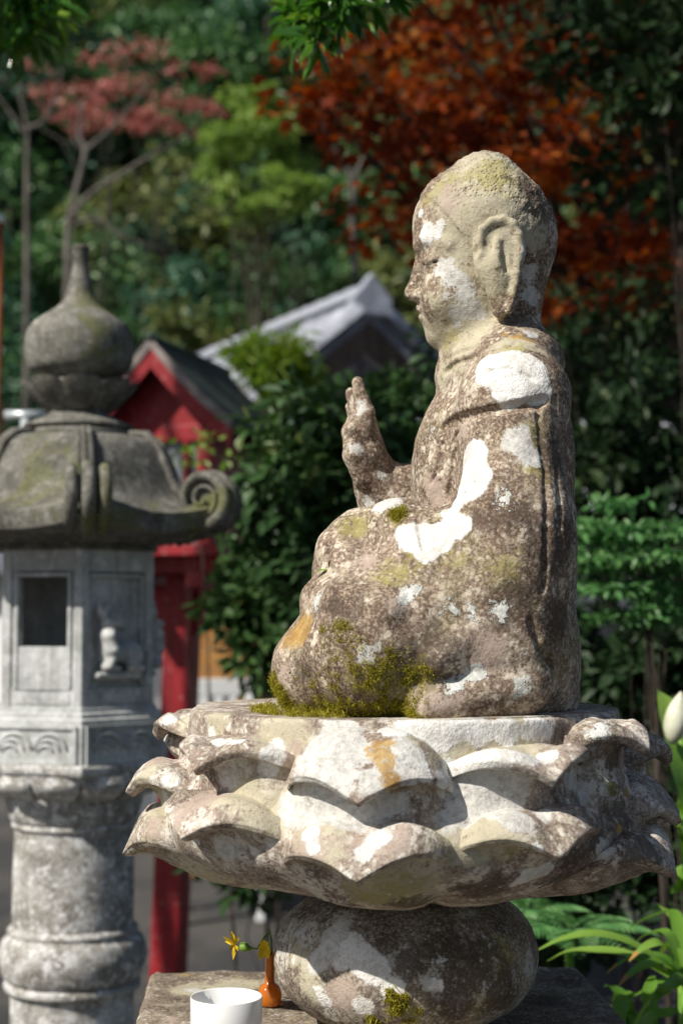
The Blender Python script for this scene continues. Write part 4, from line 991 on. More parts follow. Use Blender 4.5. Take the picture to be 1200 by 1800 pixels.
# ================================================================== TILED TEMPLE HALL
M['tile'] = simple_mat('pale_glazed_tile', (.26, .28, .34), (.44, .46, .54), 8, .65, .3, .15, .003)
M['tile_bed'] = simple_mat('shaded_pan_tile', (.10, .11, .14), (.17, .18, .22), 8, .5, .4, .15, .003)  # grey darkened to stand for the shadow gaps between cover tiles
M['plaster'] = simple_mat('white_plaster', (.66, .66, .68), (.78, .78, .80), 2, .9, .2, .1)
M['timber'] = simple_mat('dark_timber', (.05, .035, .028), (.10, .075, .06), 12, .7, .3, .2, stretch=(1, 1, .2))
th_ = R(26); gn = Vector((math.sin(th_), -math.cos(th_), 0)); gt = Vector((math.cos(th_), math.sin(th_), 0))
pk = at(650, 522, 13.0); hall = empty('temple_hall', (pk.x, pk.y, 0)); tag(hall, 'temple hall with pale grey tiled roof and latticed gable behind the shrubs', 'building')
PZ = pk.z; pit_ = math.tan(R(39)); RLn = 4.5; WR = 2.6
def hp(t_, n_, z): return gt * t_ + gn * n_ + UP * z
for s_ in (-1, 1):
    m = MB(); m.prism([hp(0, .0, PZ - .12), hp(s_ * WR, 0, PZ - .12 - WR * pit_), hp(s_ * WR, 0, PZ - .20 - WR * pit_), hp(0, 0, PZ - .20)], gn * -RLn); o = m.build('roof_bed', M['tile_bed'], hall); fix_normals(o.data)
# cover tiles, one by one on the slope that shows
tl = .34; ct = MB(); V = []
for i, (w0, zz) in enumerate(((.115, 0), (.135, tl + .03))):
    for k in range(7):
        a = math.pi * k / 6; V.append((w0 * math.cos(a), zz, w0 * math.sin(a)))
F = [(k, k + 1, 8 + k, 7 + k) for k in range(6)]; F.append(tuple(range(7, 14))); ct.add(V, F, True); tile_me = ct.mesh('cover_tile'); fix_normals(tile_me)
fl_ = MB(); fl_.box((0, tl / 2 + .01, .008), (.055, tl / 2 + .015, .012)); flat_me = fl_.mesh('pan_tile')
from mathutils import Matrix
def tile_at(org, across, down, nm='cover_tile', me=tile_me):
    z_ = across.cross(down).normalized()
    if z_.z < 0: z_ = -z_
    x_ = down.cross(z_); o = link(nm, me, M['tile'], hall)
    o.matrix_local = Matrix(((x_.x, down.x, z_.x, org.x), (x_.y, down.y, z_.y, org.y), (x_.z, down.z, z_.z, org.z), (0, 0, 0, 1)))
down = (gt * -1 - UP * pit_).normalized()
for j in range(11):
    for i in range(6):
        tile_at(hp(0, -.16 - j * .40, PZ - .125) + down * (.16 + i * tl), gn, down)
for i in range(9): 
    tile_at(hp(0, -.02, PZ - .06) + down * (.12 + i * tl), gn, down); tile_at(hp(0, -.02, PZ - .06) + (gt - UP * pit_).normalized() * (.12 + i * tl), gn, (gt - UP * pit_).normalized())
m = MB(); m.box(hp(0, -RLn / 2 + .02, PZ - .05), (.09, RLn / 2, .075), (gt, gn, UP)); m.build('ridge_course', M['tile'], hall, .01)
for j in range(15):
    m_ = link('ridge_tile', tile_me, M['tile'], hall); x_ = gt; y_ = gn * -1; z_ = UP; o_ = hp(0, .03 - j * .29, PZ + .0); m_.matrix_local = Matrix(((x_.x, y_.x, z_.x, o_.x), (x_.y, y_.y, z_.y, o_.y), (x_.z, y_.z, z_.z, o_.z), (0, 0, 0, 1)))
m = MB(); m.prism([hp(-.17, .06, PZ - .16), hp(.17, .06, PZ - .16), hp(.19, .06, PZ - .02), hp(.10, .06, PZ + .08), hp(0, .06, PZ + .20), hp(-.10, .06, PZ + .08), hp(-.19, .06, PZ - .02)], gn * -.10); o = m.build('ridge_end_ornament', M['tile'], hall, .015); fix_normals(o.data)
for s_ in (-1, 1):
    m = MB(); m.prism([hp(0, -.02, PZ - .20), hp(s_ * WR, -.02, PZ - .20 - WR * pit_), hp(s_ * WR, -.02, PZ - .42 - WR * pit_), hp(0, -.02, PZ - .44)], gn * -.08); o = m.build('barge_board', M['timber'], hall); fix_normals(o.data)
gz = PZ - 1.55
m = MB(); m.prism([hp(-2.0, -.45, gz), hp(2.0, -.45, gz), hp(0, -.45, PZ - .25)], gn * -.05); o = m.build('gable_backing', M['plaster'], hall); fix_normals(o.data)
for i in range(-11, 12):
    x_ = i * .115; top_z = PZ - .36 - abs(x_) * pit_
    if top_z > gz + .05: m = MB(); m.box(hp(x_, -.41, (gz + top_z) / 2), (.012, .02, (top_z - gz) / 2), (gt, gn, UP)); m.build('lattice_bar', M['tile'], hall)
for i in range(1, 10):
    z_ = gz + i * .115; wx = (PZ - .36 - z_) / pit_
    if wx > .05: m = MB(); m.box(hp(0, -.425, z_), (wx, .012, .011), (gt, gn, UP)); m.build('lattice_bar', M['tile'], hall)
# skirt roof under the gable, walls
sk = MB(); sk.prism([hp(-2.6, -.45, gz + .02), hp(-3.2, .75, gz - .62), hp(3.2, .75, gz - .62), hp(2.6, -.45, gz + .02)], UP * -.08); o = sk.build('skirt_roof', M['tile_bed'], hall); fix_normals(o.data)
dn = (gn * 1.2 - UP * .64).normalized()
for j in range(-7, 8):
    for i in range(4): tile_at(hp(j * .40, -.40, gz + .02) + dn * (i * .30 + .05), gt, dn)
m = MB(); m.prism([hp(-2.2, -.2, -.1), hp(2.2, -.2, -.1), hp(2.2, -.2, gz - .1), hp(-2.2, -.2, gz - .1)], gn * -3.9); o = m.build('wall', M['plaster'], hall); fix_normals(o.data)
for x_ in (-2.2, -1.1, 0, 1.1, 2.2):
    m = MB(); m.box(hp(x_, -.18, (gz - .1) / 2), (.07, .05, (gz - .1) / 2), (gt, gn, UP)); m.build('wall_post', M['timber'], hall)
m = MB(); m.box(hp(0, -.19, gz - .7), (2.2, .03, .06), (gt, gn, UP)); m.build('wall_rail', M['timber'], hall)
m = MB(); m.box(hp(-.5, -.185, .9), (.5, .03, .85), (gt, gn, UP)); m.build('door_panel', simple_mat('warm_wood', (.30, .15, .05), (.42, .23, .09), 10, .6, .3, .1, stretch=(1, 1, .2)), hall)

# low storehouse with a light roof further right
sh = empty('storehouse', (3.4, 10.5, 0)); tag(sh, 'low storehouse with light metal roof glimpsed through the dark shrubs', 'building')
M['pale_roof'] = simple_mat('pale_sheet_roof', (.42, .44, .52), (.55, .57, .64), 3, .5, .4, .1)
m = MB(); m.box((0, 0, 1.0), (2.6, 1.0, 1.05)); m.build('wall', M['plaster'], sh)
m = MB(); m.prism([(-2.9, -1.4, 1.95), (2.9, -1.4, 1.95), (2.9, 1.4, 2.95), (-2.9, 1.4, 2.95)], (0, 0, .08)); o = m.build('roof', M['pale_roof'], sh); fix_normals(o.data)
for k in range(19):
    m = MB(); m.bar((-2.7 + .3 * k, -1.4, 2.05), (-2.7 + .3 * k, 1.4, 3.05), .02, .025); m.build('roof_seam', M['pale_roof'], sh)
M['board'] = simple_mat('grey_board', (.20, .20, .21), (.32, .32, .33), 14, .7, .3, .2, stretch=(3, 1, .1))
for k in range(17):
    m = MB(); m.box((-2.4 + .3 * k, -1.015, .78), (.14, .012, .72)); m.build('wall_board', M['board'], sh)

# ================================================================== SMALL THINGS IN THE COURT
M['steel'] = simple_mat('galvanised_steel', (.42, .47, .50), (.55, .60, .63), 20, .4, .5, .1, metal=.4)
a = at(45, 735, 5.2); tp = empty('steel_post', (a.x, a.y, 0)); tag(tp, 'thin galvanised steel post with a flat crosspiece beside the stone lantern', 'post')
m = MB(); m.tube([(0, 0, 0), (0, 0, a.z)], .016, 10); m.build('pole', M['steel'], tp)
m = MB(); m.tube([(-.068, 0, a.z + .01), (.068, 0, a.z + .01)], .017, 10); m.build('crosspiece', M['steel'], tp)
M['rust'] = simple_mat('orange_brown_pole', (.20, .055, .025), (.32, .10, .04), 14, .6, .3, .1, stretch=(1, 1, .1))
a = at(-2, 392, 4.6); tp = empty('flag_pole', (a.x, a.y, 0)); tag(tp, 'orange brown pole with a pale round cap standing behind the stone lantern', 'pole')
m = MB(); m.tube([(0, 0, 0), (0, 0, a.z)], .015, 12); m.build('pole', M['rust'], tp)
m = MB(); m.lathe([(.001, a.z - .005), (.017, a.z), (.019, a.z + .012), (.014, a.z + .024), (.001, a.z + .028)], 16); m.build('cap', M['china'], tp)
# white plastic chair and a wooden crate far behind
M['plastic'] = simple_mat('white_plastic', (.74, .75, .77), (.80, .81, .82), 5, .35, .4, 0)
a = at(382, 1240, 8.2); chz = empty('garden_chair', (a.x, a.y, 0), R(12)); tag(chz, 'white plastic garden chair standing beyond the red post', 'chair')
for x_ in (-.2, .2):
    for y_ in (-.2, .2):
        m = MB(); m.box((x_, y_, .22 if y_ < 0 else .22), (.022, .028, .22)); m.build('leg', M['plastic'], chz, .004)
m = MB(); m.box((0, 0, .45), (.24, .24, .02)); m.build('seat', M['plastic'], chz, .01)
for x_ in (-.21, .21): m = MB(); m.bar((x_, .20, .44), (x_, .27, 1.18), .028, .02); m.build('back_post', M['plastic'], chz, .004)
for k in range(4): m = MB(); m.bar((-.12 + .08 * k, .205, .5), (-.12 + .08 * k, .262, 1.12), .022, .010); m.build('back_slat', M['plastic'], chz)
m = MB(); m.bar((-.22, .268, 1.16), (.22, .268, 1.16), .02, .045); m.build('back_rail', M['plastic'], chz, .006)
for x_ in (-.23, .23): m = MB(); m.bar((x_, -.2, .66), (x_, .24, .68), .028, .015); m.build('armrest', M['plastic'], chz, .004); m = MB(); m.bar((x_, -.19, .45), (x_, -.19, .65), .02, .02); m.build('arm_support', M['plastic'], chz)
M['crate'] = simple_mat('orange_wood', (.42, .20, .06), (.55, .29, .10), 8, .6, .3, .15, stretch=(.2, 1, 1))
a = at(376, 1135, 9.4); stn = empty('notice_stand', (a.x, a.y, 0), R(5)); tag(stn, 'orange wooden notice stand on two legs beyond the white chair', 'stand')
for x_ in (-.14, .14): m = MB(); m.box((x_, 0, .55), (.025, .025, .55)); m.build('leg', M['crate'], stn)
for k in range(4): m = MB(); m.box((0, -.03, 1.16 + .125 * k), (.20, .012, .06)); m.build('board', M['crate'], stn, .003)

# ================================================================== FOLIAGE
T_LEAF = (np.array([(0, 0, 0), (.35, .5, .07), (.75, .36, .05), (1, 0, -.06), (.75, -.36, .05), (.35, -.5, .07)]), [(0, 3, 2, 1), (0, 5, 4, 3)])
T_QUAD = (np.array([(0, 0, 0), (.45, .5, .05), (1, 0, 0), (.45, -.5, .05)]), [(0, 3, 2, 1)])
_ml = []
for k in range(5):
    a = R(-104 + 52 * k); L = (.62, .86, 1.0, .86, .62)[k]; _ml.append((.12 + L * .88 * math.cos(a), L * .8 * math.sin(a), -.05 * L))
    if k < 4: a = R(-78 + 52 * k); _ml.append((.12 + .34 * math.cos(a), .34 * math.sin(a), .03))
T_MAPLE = (np.array([(0, 0, 0)] + _ml), [(0, 1, 2, 3), (0, 3, 4, 5), (0, 5, 6, 7), (0, 7, 8, 9)])
def unit(a): return a / (np.linalg.norm(a, axis=1, keepdims=True) + 1e-9)
def leaf_mesh(name, pos, dirs, nrm, L, W, tmpl=T_LEAF):
    tv, tf = tmpl; n = len(pos); d = unit(dirs); s_ = unit(np.cross(nrm, d)); u = np.cross(d, s_)
    L = np.broadcast_to(L, n); W = np.broadcast_to(W, n)
    V = pos[:, None, :] + tv[None, :, 0:1] * (L[:, None, None] * d[:, None, :]) + tv[None, :, 1:2] * (W[:, None, None] * s_[:, None, :]) + tv[None, :, 2:3] * (L[:, None, None] * u[:, None, :])
    F = (np.arange(n)[:, None, None] * len(tv) + np.array(tf)[None]).reshape(-1, len(tf[0]))
    me = mesh_np(name, V.reshape(-1, 3), F, False); return me, len(tv)
def clumps_to_leaves(cl, rad, per, g_, flat=.6, up=.8):
    """leaf positions in little flattened clumps, thicker towards each clump's shell"""
    cl = np.asarray(cl, float); rad = np.broadcast_to(rad, len(cl)); c = np.repeat(cl, per, 0); r = np.repeat(rad, per)
    o = unit(g_.normal(0, 1, (len(c), 3))) * (g_.random(len(c)) ** .45)[:, None]; o[:, 2] *= flat
    pos = c + o * r[:, None]
    d = unit(o + g_.normal(0, .55, o.shape)); d[:, 2] -= .25
    nrm = unit(np.array((0, 0, up)) + o * .6 + g_.normal(0, .45, o.shape)); return pos, d, nrm
def add_foliage(name, parent, pos, d, nrm, L, W, mat, tmpl, g_, rnd=None, kind=None):
    me, k = leaf_mesh(name, pos, d, nrm, L, W, tmpl); attr(me, 'rnd', np.repeat(g_.random(len(pos)) if rnd is None else rnd, k))
    o = link(name, me, mat, parent)
    if kind: tag(o, kind=kind)
    return o
def limbs(m, base, top, targets, r0, g_, n=7):
    base = Vector(base); top = Vector(top); pts = []
    for i in range(n + 1):
        u = i / n; p = base.lerp(top, u) + Vector((g_.normal(0, .05), g_.normal(0, .05), 0)) * (top - base).length * .12 * math.sin(math.pi * u); pts.append(p)
    m.tube(pts, [r0 * (1 - .75 * i / n) for i in range(n + 1)], 8)
    for t_ in targets:
        t_ = Vector(t_); u = g_.uniform(.35, .95); i = int(u * n); s_ = pts[i]; mid = s_.lerp(t_, .5) + Vector((0, 0, -.08 * (t_ - s_).length)) + Vector(g_.normal(0, .06, 3)) * (t_ - s_).length
        rr = r0 * (1 - .75 * u) * .55; m.tube([s_, s_.lerp(mid, .5), mid, mid.lerp(t_, .6), t_], [rr, rr * .85, rr * .65, rr * .45, rr * .2], 6)
M['bark'] = simple_mat('grey_bark', (.07, .063, .056), (.16, .145, .13), 12, .9, .2, .5, .01, stretch=(1, 1, .25))
M['bark_dark'] = simple_mat('dark_bark', (.035, .028, .022), (.075, .06, .05), 14, .9, .2, .5, .01, stretch=(1, 1, .25))
LF = dict(
    ever=leaf_mat('evergreen_leaf', [(0, (0.049, 0.119, 0.045)), (.6, (0.098, 0.210, 0.070)), (1, (0.168, 0.294, 0.098))], .2),
    teal=leaf_mat('bluish_leaf', [(0, (0.047, 0.119, 0.074)), (.6, (0.088, 0.203, 0.121)), (1, (0.149, 0.284, 0.162))], .2),
    light=leaf_mat('light_green_leaf', [(0, (0.161, 0.265, 0.052)), (.6, (0.253, 0.380, 0.081)), (1, (0.368, 0.483, 0.127))], .3),
    olive=leaf_mat('olive_leaf', [(0, (0.084, 0.119, 0.035)), (.6, (0.168, 0.196, 0.056)), (1, (0.266, 0.280, 0.098))], .25),
    pink=leaf_mat('pinkish_red_leaf', [(0, (.33, .10, .085)), (.55, (.50, .19, .165)), (1, (.36, .27, .17))], .3),
    red=leaf_mat('maple_leaf', [(0, (.09, .025, .010)), (.35, (.26, .043, .012)), (.62, (.45, .088, .018)), (.86, (.60, .20, .035)), (1, (.20, .16, .03))], .35, .6, .2),
    shade=leaf_mat('shaded_green_leaf', [(0, (.012, .032, .012)), (.6, (.026, .058, .020)), (.9, (.05, .09, .03)), (1, (.12, .10, .03))], .12, .5, .25),  # camellia green darkened to paint in the deep shade behind the statue
    cam=leaf_mat('glossy_dark_leaf', [(0, (0.023, 0.057, 0.021)), (.5, (0.048, 0.109, 0.032)), (.85, (0.086, 0.167, 0.048)), (1, (0.196, 0.161, 0.040))], 
    .15, .45, .3),
    box=leaf_mat('small_bright_leaf', [(0, (.06, .17, .05)), (.5, (.11, .27, .085)), (1, (.19, .36, .13))], .25, .4),
    lime=leaf_mat('lime_leaf', [(0, (.10, .20, .02)), (.6, (.18, .30, .03)), (1, (.30, .34, .05))], .35),
    pod=leaf_mat('narrow_glossy_leaf', [(0, (.04, .13, .02)), (.6, (.08, .21, .03)), (1, (.22, .36, .05))], .3, .22, .7),
    lily=leaf_mat('strap_leaf', [(0, (.09, .22, .03)), (.6, (.17, .34, .045)), (1, (.28, .44, .08))], .3, .35, .5),
    dry=leaf_mat('dry_tip', [(0, (.40, .19, .04)), (1, (.52, .30, .09))], .2),
)
def tree(name, label, cat, D, px, py, rw, rh, leaf, ncl, per, lsize, seed, group=None, trunk_px=None, bark='bark_dark', flat=.6, tmpl=T_LEAF, ground=None, aspect=.5, depth=.8, hollow=.45, nl=14, tr=1.0, layers=0):
    g_ = np.random.default_rng(seed); c = at(px, py, D); gx = trunk_px if trunk_px is not None else px
    bx = at(gx, py, D).x; gz_ = float(ground_z(np.array(bx), np.array(D))) - .1
    root = empty(name, (bx, D, gz_)); tag(root, label, cat, group); off = np.array((bx, D, gz_))
    o = unit(g_.normal(0, 1, (ncl, 3))) * (hollow + (1 - hollow) * g_.random(ncl) ** .6)[:, None]
    if layers: o[:, 2] = (np.round(o[:, 2] * layers) + g_.normal(0, .10, ncl)) / layers
    cl = np.array(c) + o * np.array((rw, rw * depth, rh)) - off
    pos, d, nrm = clumps_to_leaves(cl, g_.uniform(.16, .34, ncl) * min(rw, rh * 1.3) + .02, per, g_, flat)
    shade = np.repeat(g_.random(ncl), per) * .55 + g_.random(len(pos)) * .45
    m = MB(); tg = [cl[i] for i in g_.choice(ncl, min(ncl, 14), replace=False)]
    limbs(m, (0, 0, 0), np.array(c) - off + np.array((0, 0, rh * .3)), tg[:nl], max(.012, rh * .055) * tr, g_); m.build('trunk', M[bark], root)
    add_foliage('crown', root, pos, d, nrm, lsize * g_.uniform(.7, 1.3, len(pos)), lsize * aspect * g_.uniform(.7, 1.2, len(pos)), LF[leaf], tmpl, g_, shade)
    return root
# --- the wooded hillside
g0 = np.random.default_rng(99); wl_ = 'dark green evergreen tree in the thick wood on the hillside'; wg = 'evergreen trees of the hillside wood'
k = 0
for D, ys_, xs_, rw, rh in ((20, (700, 560), np.arange(-60, 1300, 190), 1.15, 1.1), (24, (520, 400), np.arange(-100, 1330, 175), 1.3, 1.2), (29, (360, 230, 90), np.arange(-80, 1300, 170), 1.5, 1.4), (36, (170, 20), np.arange(-100, 1350, 165), 1.8, 1.8), (45, (60, -60), np.arange(-100, 1350, 200), 2.6, 2.6)):
    for yy in ys_:
        for xx in xs_:
            k += 1; lf = ('ever', 'teal', 'ever', 'olive', 'teal')[k % 5]; x_ = xx + g0.uniform(-60, 60); y_ = yy + g0.uniform(-45, 45)
            lab = {'ever': wl_, 'teal': 'bluish green evergreen tree in the thick wood on the hillside', 'olive': 'olive green broadleaf tree in the thick wood on the hillside'}[lf]
            tree('wood_tree', lab, 'tree', D + g0.uniform(-1.5, 1.5), x_, y_, rw * g0.uniform(.8, 1.25), rh * g0.uniform(.8, 1.2), lf, 30, 60, .0080 * D, 200 + k, group={'ever': wg, 'teal': 'bluish trees of the hillside wood', 'olive': 'olive trees of the hillside wood'}[lf], depth=.7)
# --- trees one can tell apart in front of the wood
tree('light_green_tree', 'tall light green tree standing out against the dark wooded hillside', 'tree', 15.0, 450, 265, .50, .80, 'light', 40, 90, .085, 501, flat=.45)
tree('light_green_tree', 'small round light green tree below the tall light green one', 'tree', 14.5, 515, 325, .26, .20, 'light', 16, 70, .08, 502)
tree('autumn_tree', 'pinkish red autumn tree with pale bare limbs on the hillside', 'tree', 17.5, 205, 150, 1.05, .55, 'pink', 34, 26, .10, 503, bark='bark', flat=.25, trunk_px=120, tr=.5, nl=10)
tree('autumn_tree', 'smaller pinkish red tree over the forked bare trunk', 'tree', 17, 300, 205, .5, .22, 'pink', 16, 26, .09, 504, bark='bark', flat=.25, trunk_px=150, tr=.5)
def bare_tree(label, D, trunks, seed):
    root = empty('bare_tree', (at(trunks[0][0][0][0], 700, D).x, D, 0)); tag(root, label, 'tree'); off = Vector((root.location.x, D, 0)); m = MB()
    for pts, r0, r1 in trunks:
        q = [at(x, y, D) - off for x, y in pts]; q = [Vector(p) for p in cr([tuple(p) for p in q], 4)]
        m.tube(q, [r0 + (r1 - r0) * i / (len(q) - 1) for i in range(len(q))], 8)
    m.build('trunk', M['bark'], root)
    g_ = np.random.default_rng(seed); tw = MB()
    for pts, r0, r1 in trunks:
        for _ in range(7):
            i = g_.integers(1, len(pts)); b = at(*pts[i], D) - off; v_ = Vector((g_.normal(0, .35), g_.normal(0, .3), abs(g_.normal(.35, .2)))); tw.tube([b, b + v_ * .5 + Vector(g_.normal(0, .04, 3)), b + v_], [r1 * .7, r1 * .45, r1 * .15], 5)
    tag(tw.build('twigs', M['bark'], root), kind='stuff')
bare_tree('forked bare grey tree rising behind the stone lantern', 15.5, [([(118, 900), (116, 640), (120, 470), (122, 385), (150, 270), (140, 240), (145, 180)], .050, .018), ([(122, 385), (160, 340), (215, 305), (262, 275), (330, 240)], .038, .010), ([(150, 265), (185, 235), (215, 205), (260, 150)], .026, .007), ([(119, 400), (170, 385), (215, 415), (290, 440)], .024, .007)], 61)
bare_tree('slender bare grey tree with upright fork beside the autumn tree', 16, [([(46, 760), (48, 500), (48, 300), (48, 225), (38, 170), (25, 60)], .038, .010), ([(48, 225), (75, 215), (95, 180), (110, 120)], .03, .008), ([(48, 240), (20, 200), (-10, 160)], .025, .008)], 62)
bare_tree('pale forked bare trunk between the light green tree and the maple', 15, [([(640, 700), (620, 420), (618, 320), (585, 255), (560, 200)], .045, .012), ([(618, 320), (640, 270), (655, 200)], .03, .01)], 63)

# --- red maple on the right
def maple():
    g_ = np.random.default_rng(71); D0 = 6.6; bx = at(1420, 900, D0).x; root = empty('maple_tree', (bx, D0, 0)); tag(root, 'red and orange maple spreading in layers behind the statue\'s head', 'tree'); off = np.array((bx, D0, 0))
    cl = []; rad = []
    for _ in range(105):
        x_ = g_.uniform(560, 1330); y_ = g_.uniform(-420, 500)
        lim = 620 + max(0, (y_ - 150)) * .42
        if y_ > 150 and x_ < lim + 30: continue
        if y_ > 380 and x_ < 960: continue
        D = g_.uniform(5.6, 8.2); cl.append(np.array(at(x_, y_, D)) - off); rad.append(g_.uniform(.22, .42))
    for x_, y_ in ((640, 215), (600, 130), (560, 175), (680, 260), (720, 60), (860, 230), (720, 410), (690, 350), (1010, 300), (930, 110), (1050, 420), (880, 150), (790, 240), (1000, 550), (1150, 520)): cl.append(np.array(at(x_, y_, 6.0)) - off); rad.append(.30)
    cl = np.array(cl); per = 84
    pos, d, nrm = clumps_to_leaves(cl, rad, per, g_, .26, 1.2)
    sh_ = np.clip(np.repeat(g_.random(len(cl)), per) * .5 + g_.random(len(pos)) * .5, 0, 1)
    m = MB(); top_ = np.array((-.5, .3, 4.2))
    limbs(m, (0, 0, -.1), top_, [cl[i] for i in g_.choice(len(cl), 40, replace=False)], .11, g_, 9); m.build('trunk', M['bark_dark'], root)
    add_foliage('crown', root, pos, d, nrm, .062 * g_.uniform(.7, 1.25, len(pos)), .062 * g_.uniform(.7, 1.2, len(pos)), LF['red'], T_MAPLE, g_, sh_)
maple()
# evergreen in the upper right corner, and dark shrubs behind the statue's back
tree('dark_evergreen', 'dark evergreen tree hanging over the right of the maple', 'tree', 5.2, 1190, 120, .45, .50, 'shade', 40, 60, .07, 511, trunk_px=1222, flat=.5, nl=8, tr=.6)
tree('olive_tree', 'yellowing green tree below the maple on the right', 'tree', 9.0, 1150, 480, .62, .40, 'olive', 36, 60, .09, 512, trunk_px=1180, flat=.5)
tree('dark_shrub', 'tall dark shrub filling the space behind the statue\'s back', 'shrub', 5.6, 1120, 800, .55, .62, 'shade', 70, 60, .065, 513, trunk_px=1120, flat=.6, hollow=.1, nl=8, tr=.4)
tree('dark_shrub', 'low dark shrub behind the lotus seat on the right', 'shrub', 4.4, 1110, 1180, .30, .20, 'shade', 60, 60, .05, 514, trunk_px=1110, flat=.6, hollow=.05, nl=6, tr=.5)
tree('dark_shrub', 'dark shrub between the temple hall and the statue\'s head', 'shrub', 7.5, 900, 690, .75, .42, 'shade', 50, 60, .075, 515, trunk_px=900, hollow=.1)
tree('box_shrub', 'bright green small-leaved shrub beside the statue\'s back', 'shrub', 3.7, 1125, 985, .22, .13, 'box', 58, 46, .030, 516, trunk_px=1210, flat=.16, hollow=.25, nl=4, tr=.4, layers=2)
tree('box_shrub', 'low sprig of bright green leaves under the small-leaved shrub', 'shrub', 3.6, 1140, 1075, .045, .022, 'box', 10, 40, .026, 517, trunk_px=1190, flat=.4)
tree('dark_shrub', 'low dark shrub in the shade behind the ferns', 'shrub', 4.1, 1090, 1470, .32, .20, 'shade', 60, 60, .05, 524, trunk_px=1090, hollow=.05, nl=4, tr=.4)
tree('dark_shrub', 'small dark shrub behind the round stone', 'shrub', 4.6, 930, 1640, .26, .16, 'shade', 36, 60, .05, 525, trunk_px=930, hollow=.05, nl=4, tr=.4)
# camellia behind the raised hand
tree('camellia_bush', 'dense dark glossy-leaved bush behind the statue\'s raised hand', 'shrub', 4.5, 615, 930, .31, .42, 'cam', 100, 62, .062, 518, trunk_px=600, flat=.7, hollow=.05, aspect=.45)
tree('camellia_bush', 'dark bush spreading between the red post and the statue\'s knees', 'shrub', 4.9, 520, 1070, .27, .24, 'cam', 50, 55, .062, 519, trunk_px=560, flat=.7, hollow=.05, aspect=.45)
tree('camellia_bush', 'dark twiggy bush reaching up in front of the temple gable', 'shrub', 4.7, 690, 740, .18, .17, 'cam', 20, 36, .055, 520, trunk_px=680, flat=.7, hollow=.1, aspect=.45)
tree('camellia_bush', 'dark bush low behind the lotus seat and bottle', 'shrub', 5.3, 470, 1480, .26, .16, 'cam', 30, 46, .06, 521, trunk_px=470, flat=.7, hollow=.1)
tree('bamboo_shrub', 'feathery yellow-green shrub in front of the tiled roof', 'shrub', 7.6, 490, 640, .21, .16, 'lime', 26, 60, .075, 522, trunk_px=490, flat=.8, hollow=.1, aspect=.22)
tree('berry_shrub', 'loose sprays of light leaves in front of the red lantern', 'shrub', 4.9, 340, 790, .14, .05, 'light', 8, 5, .045, 523, trunk_px=440, hollow=.2, nl=4, tr=.5)

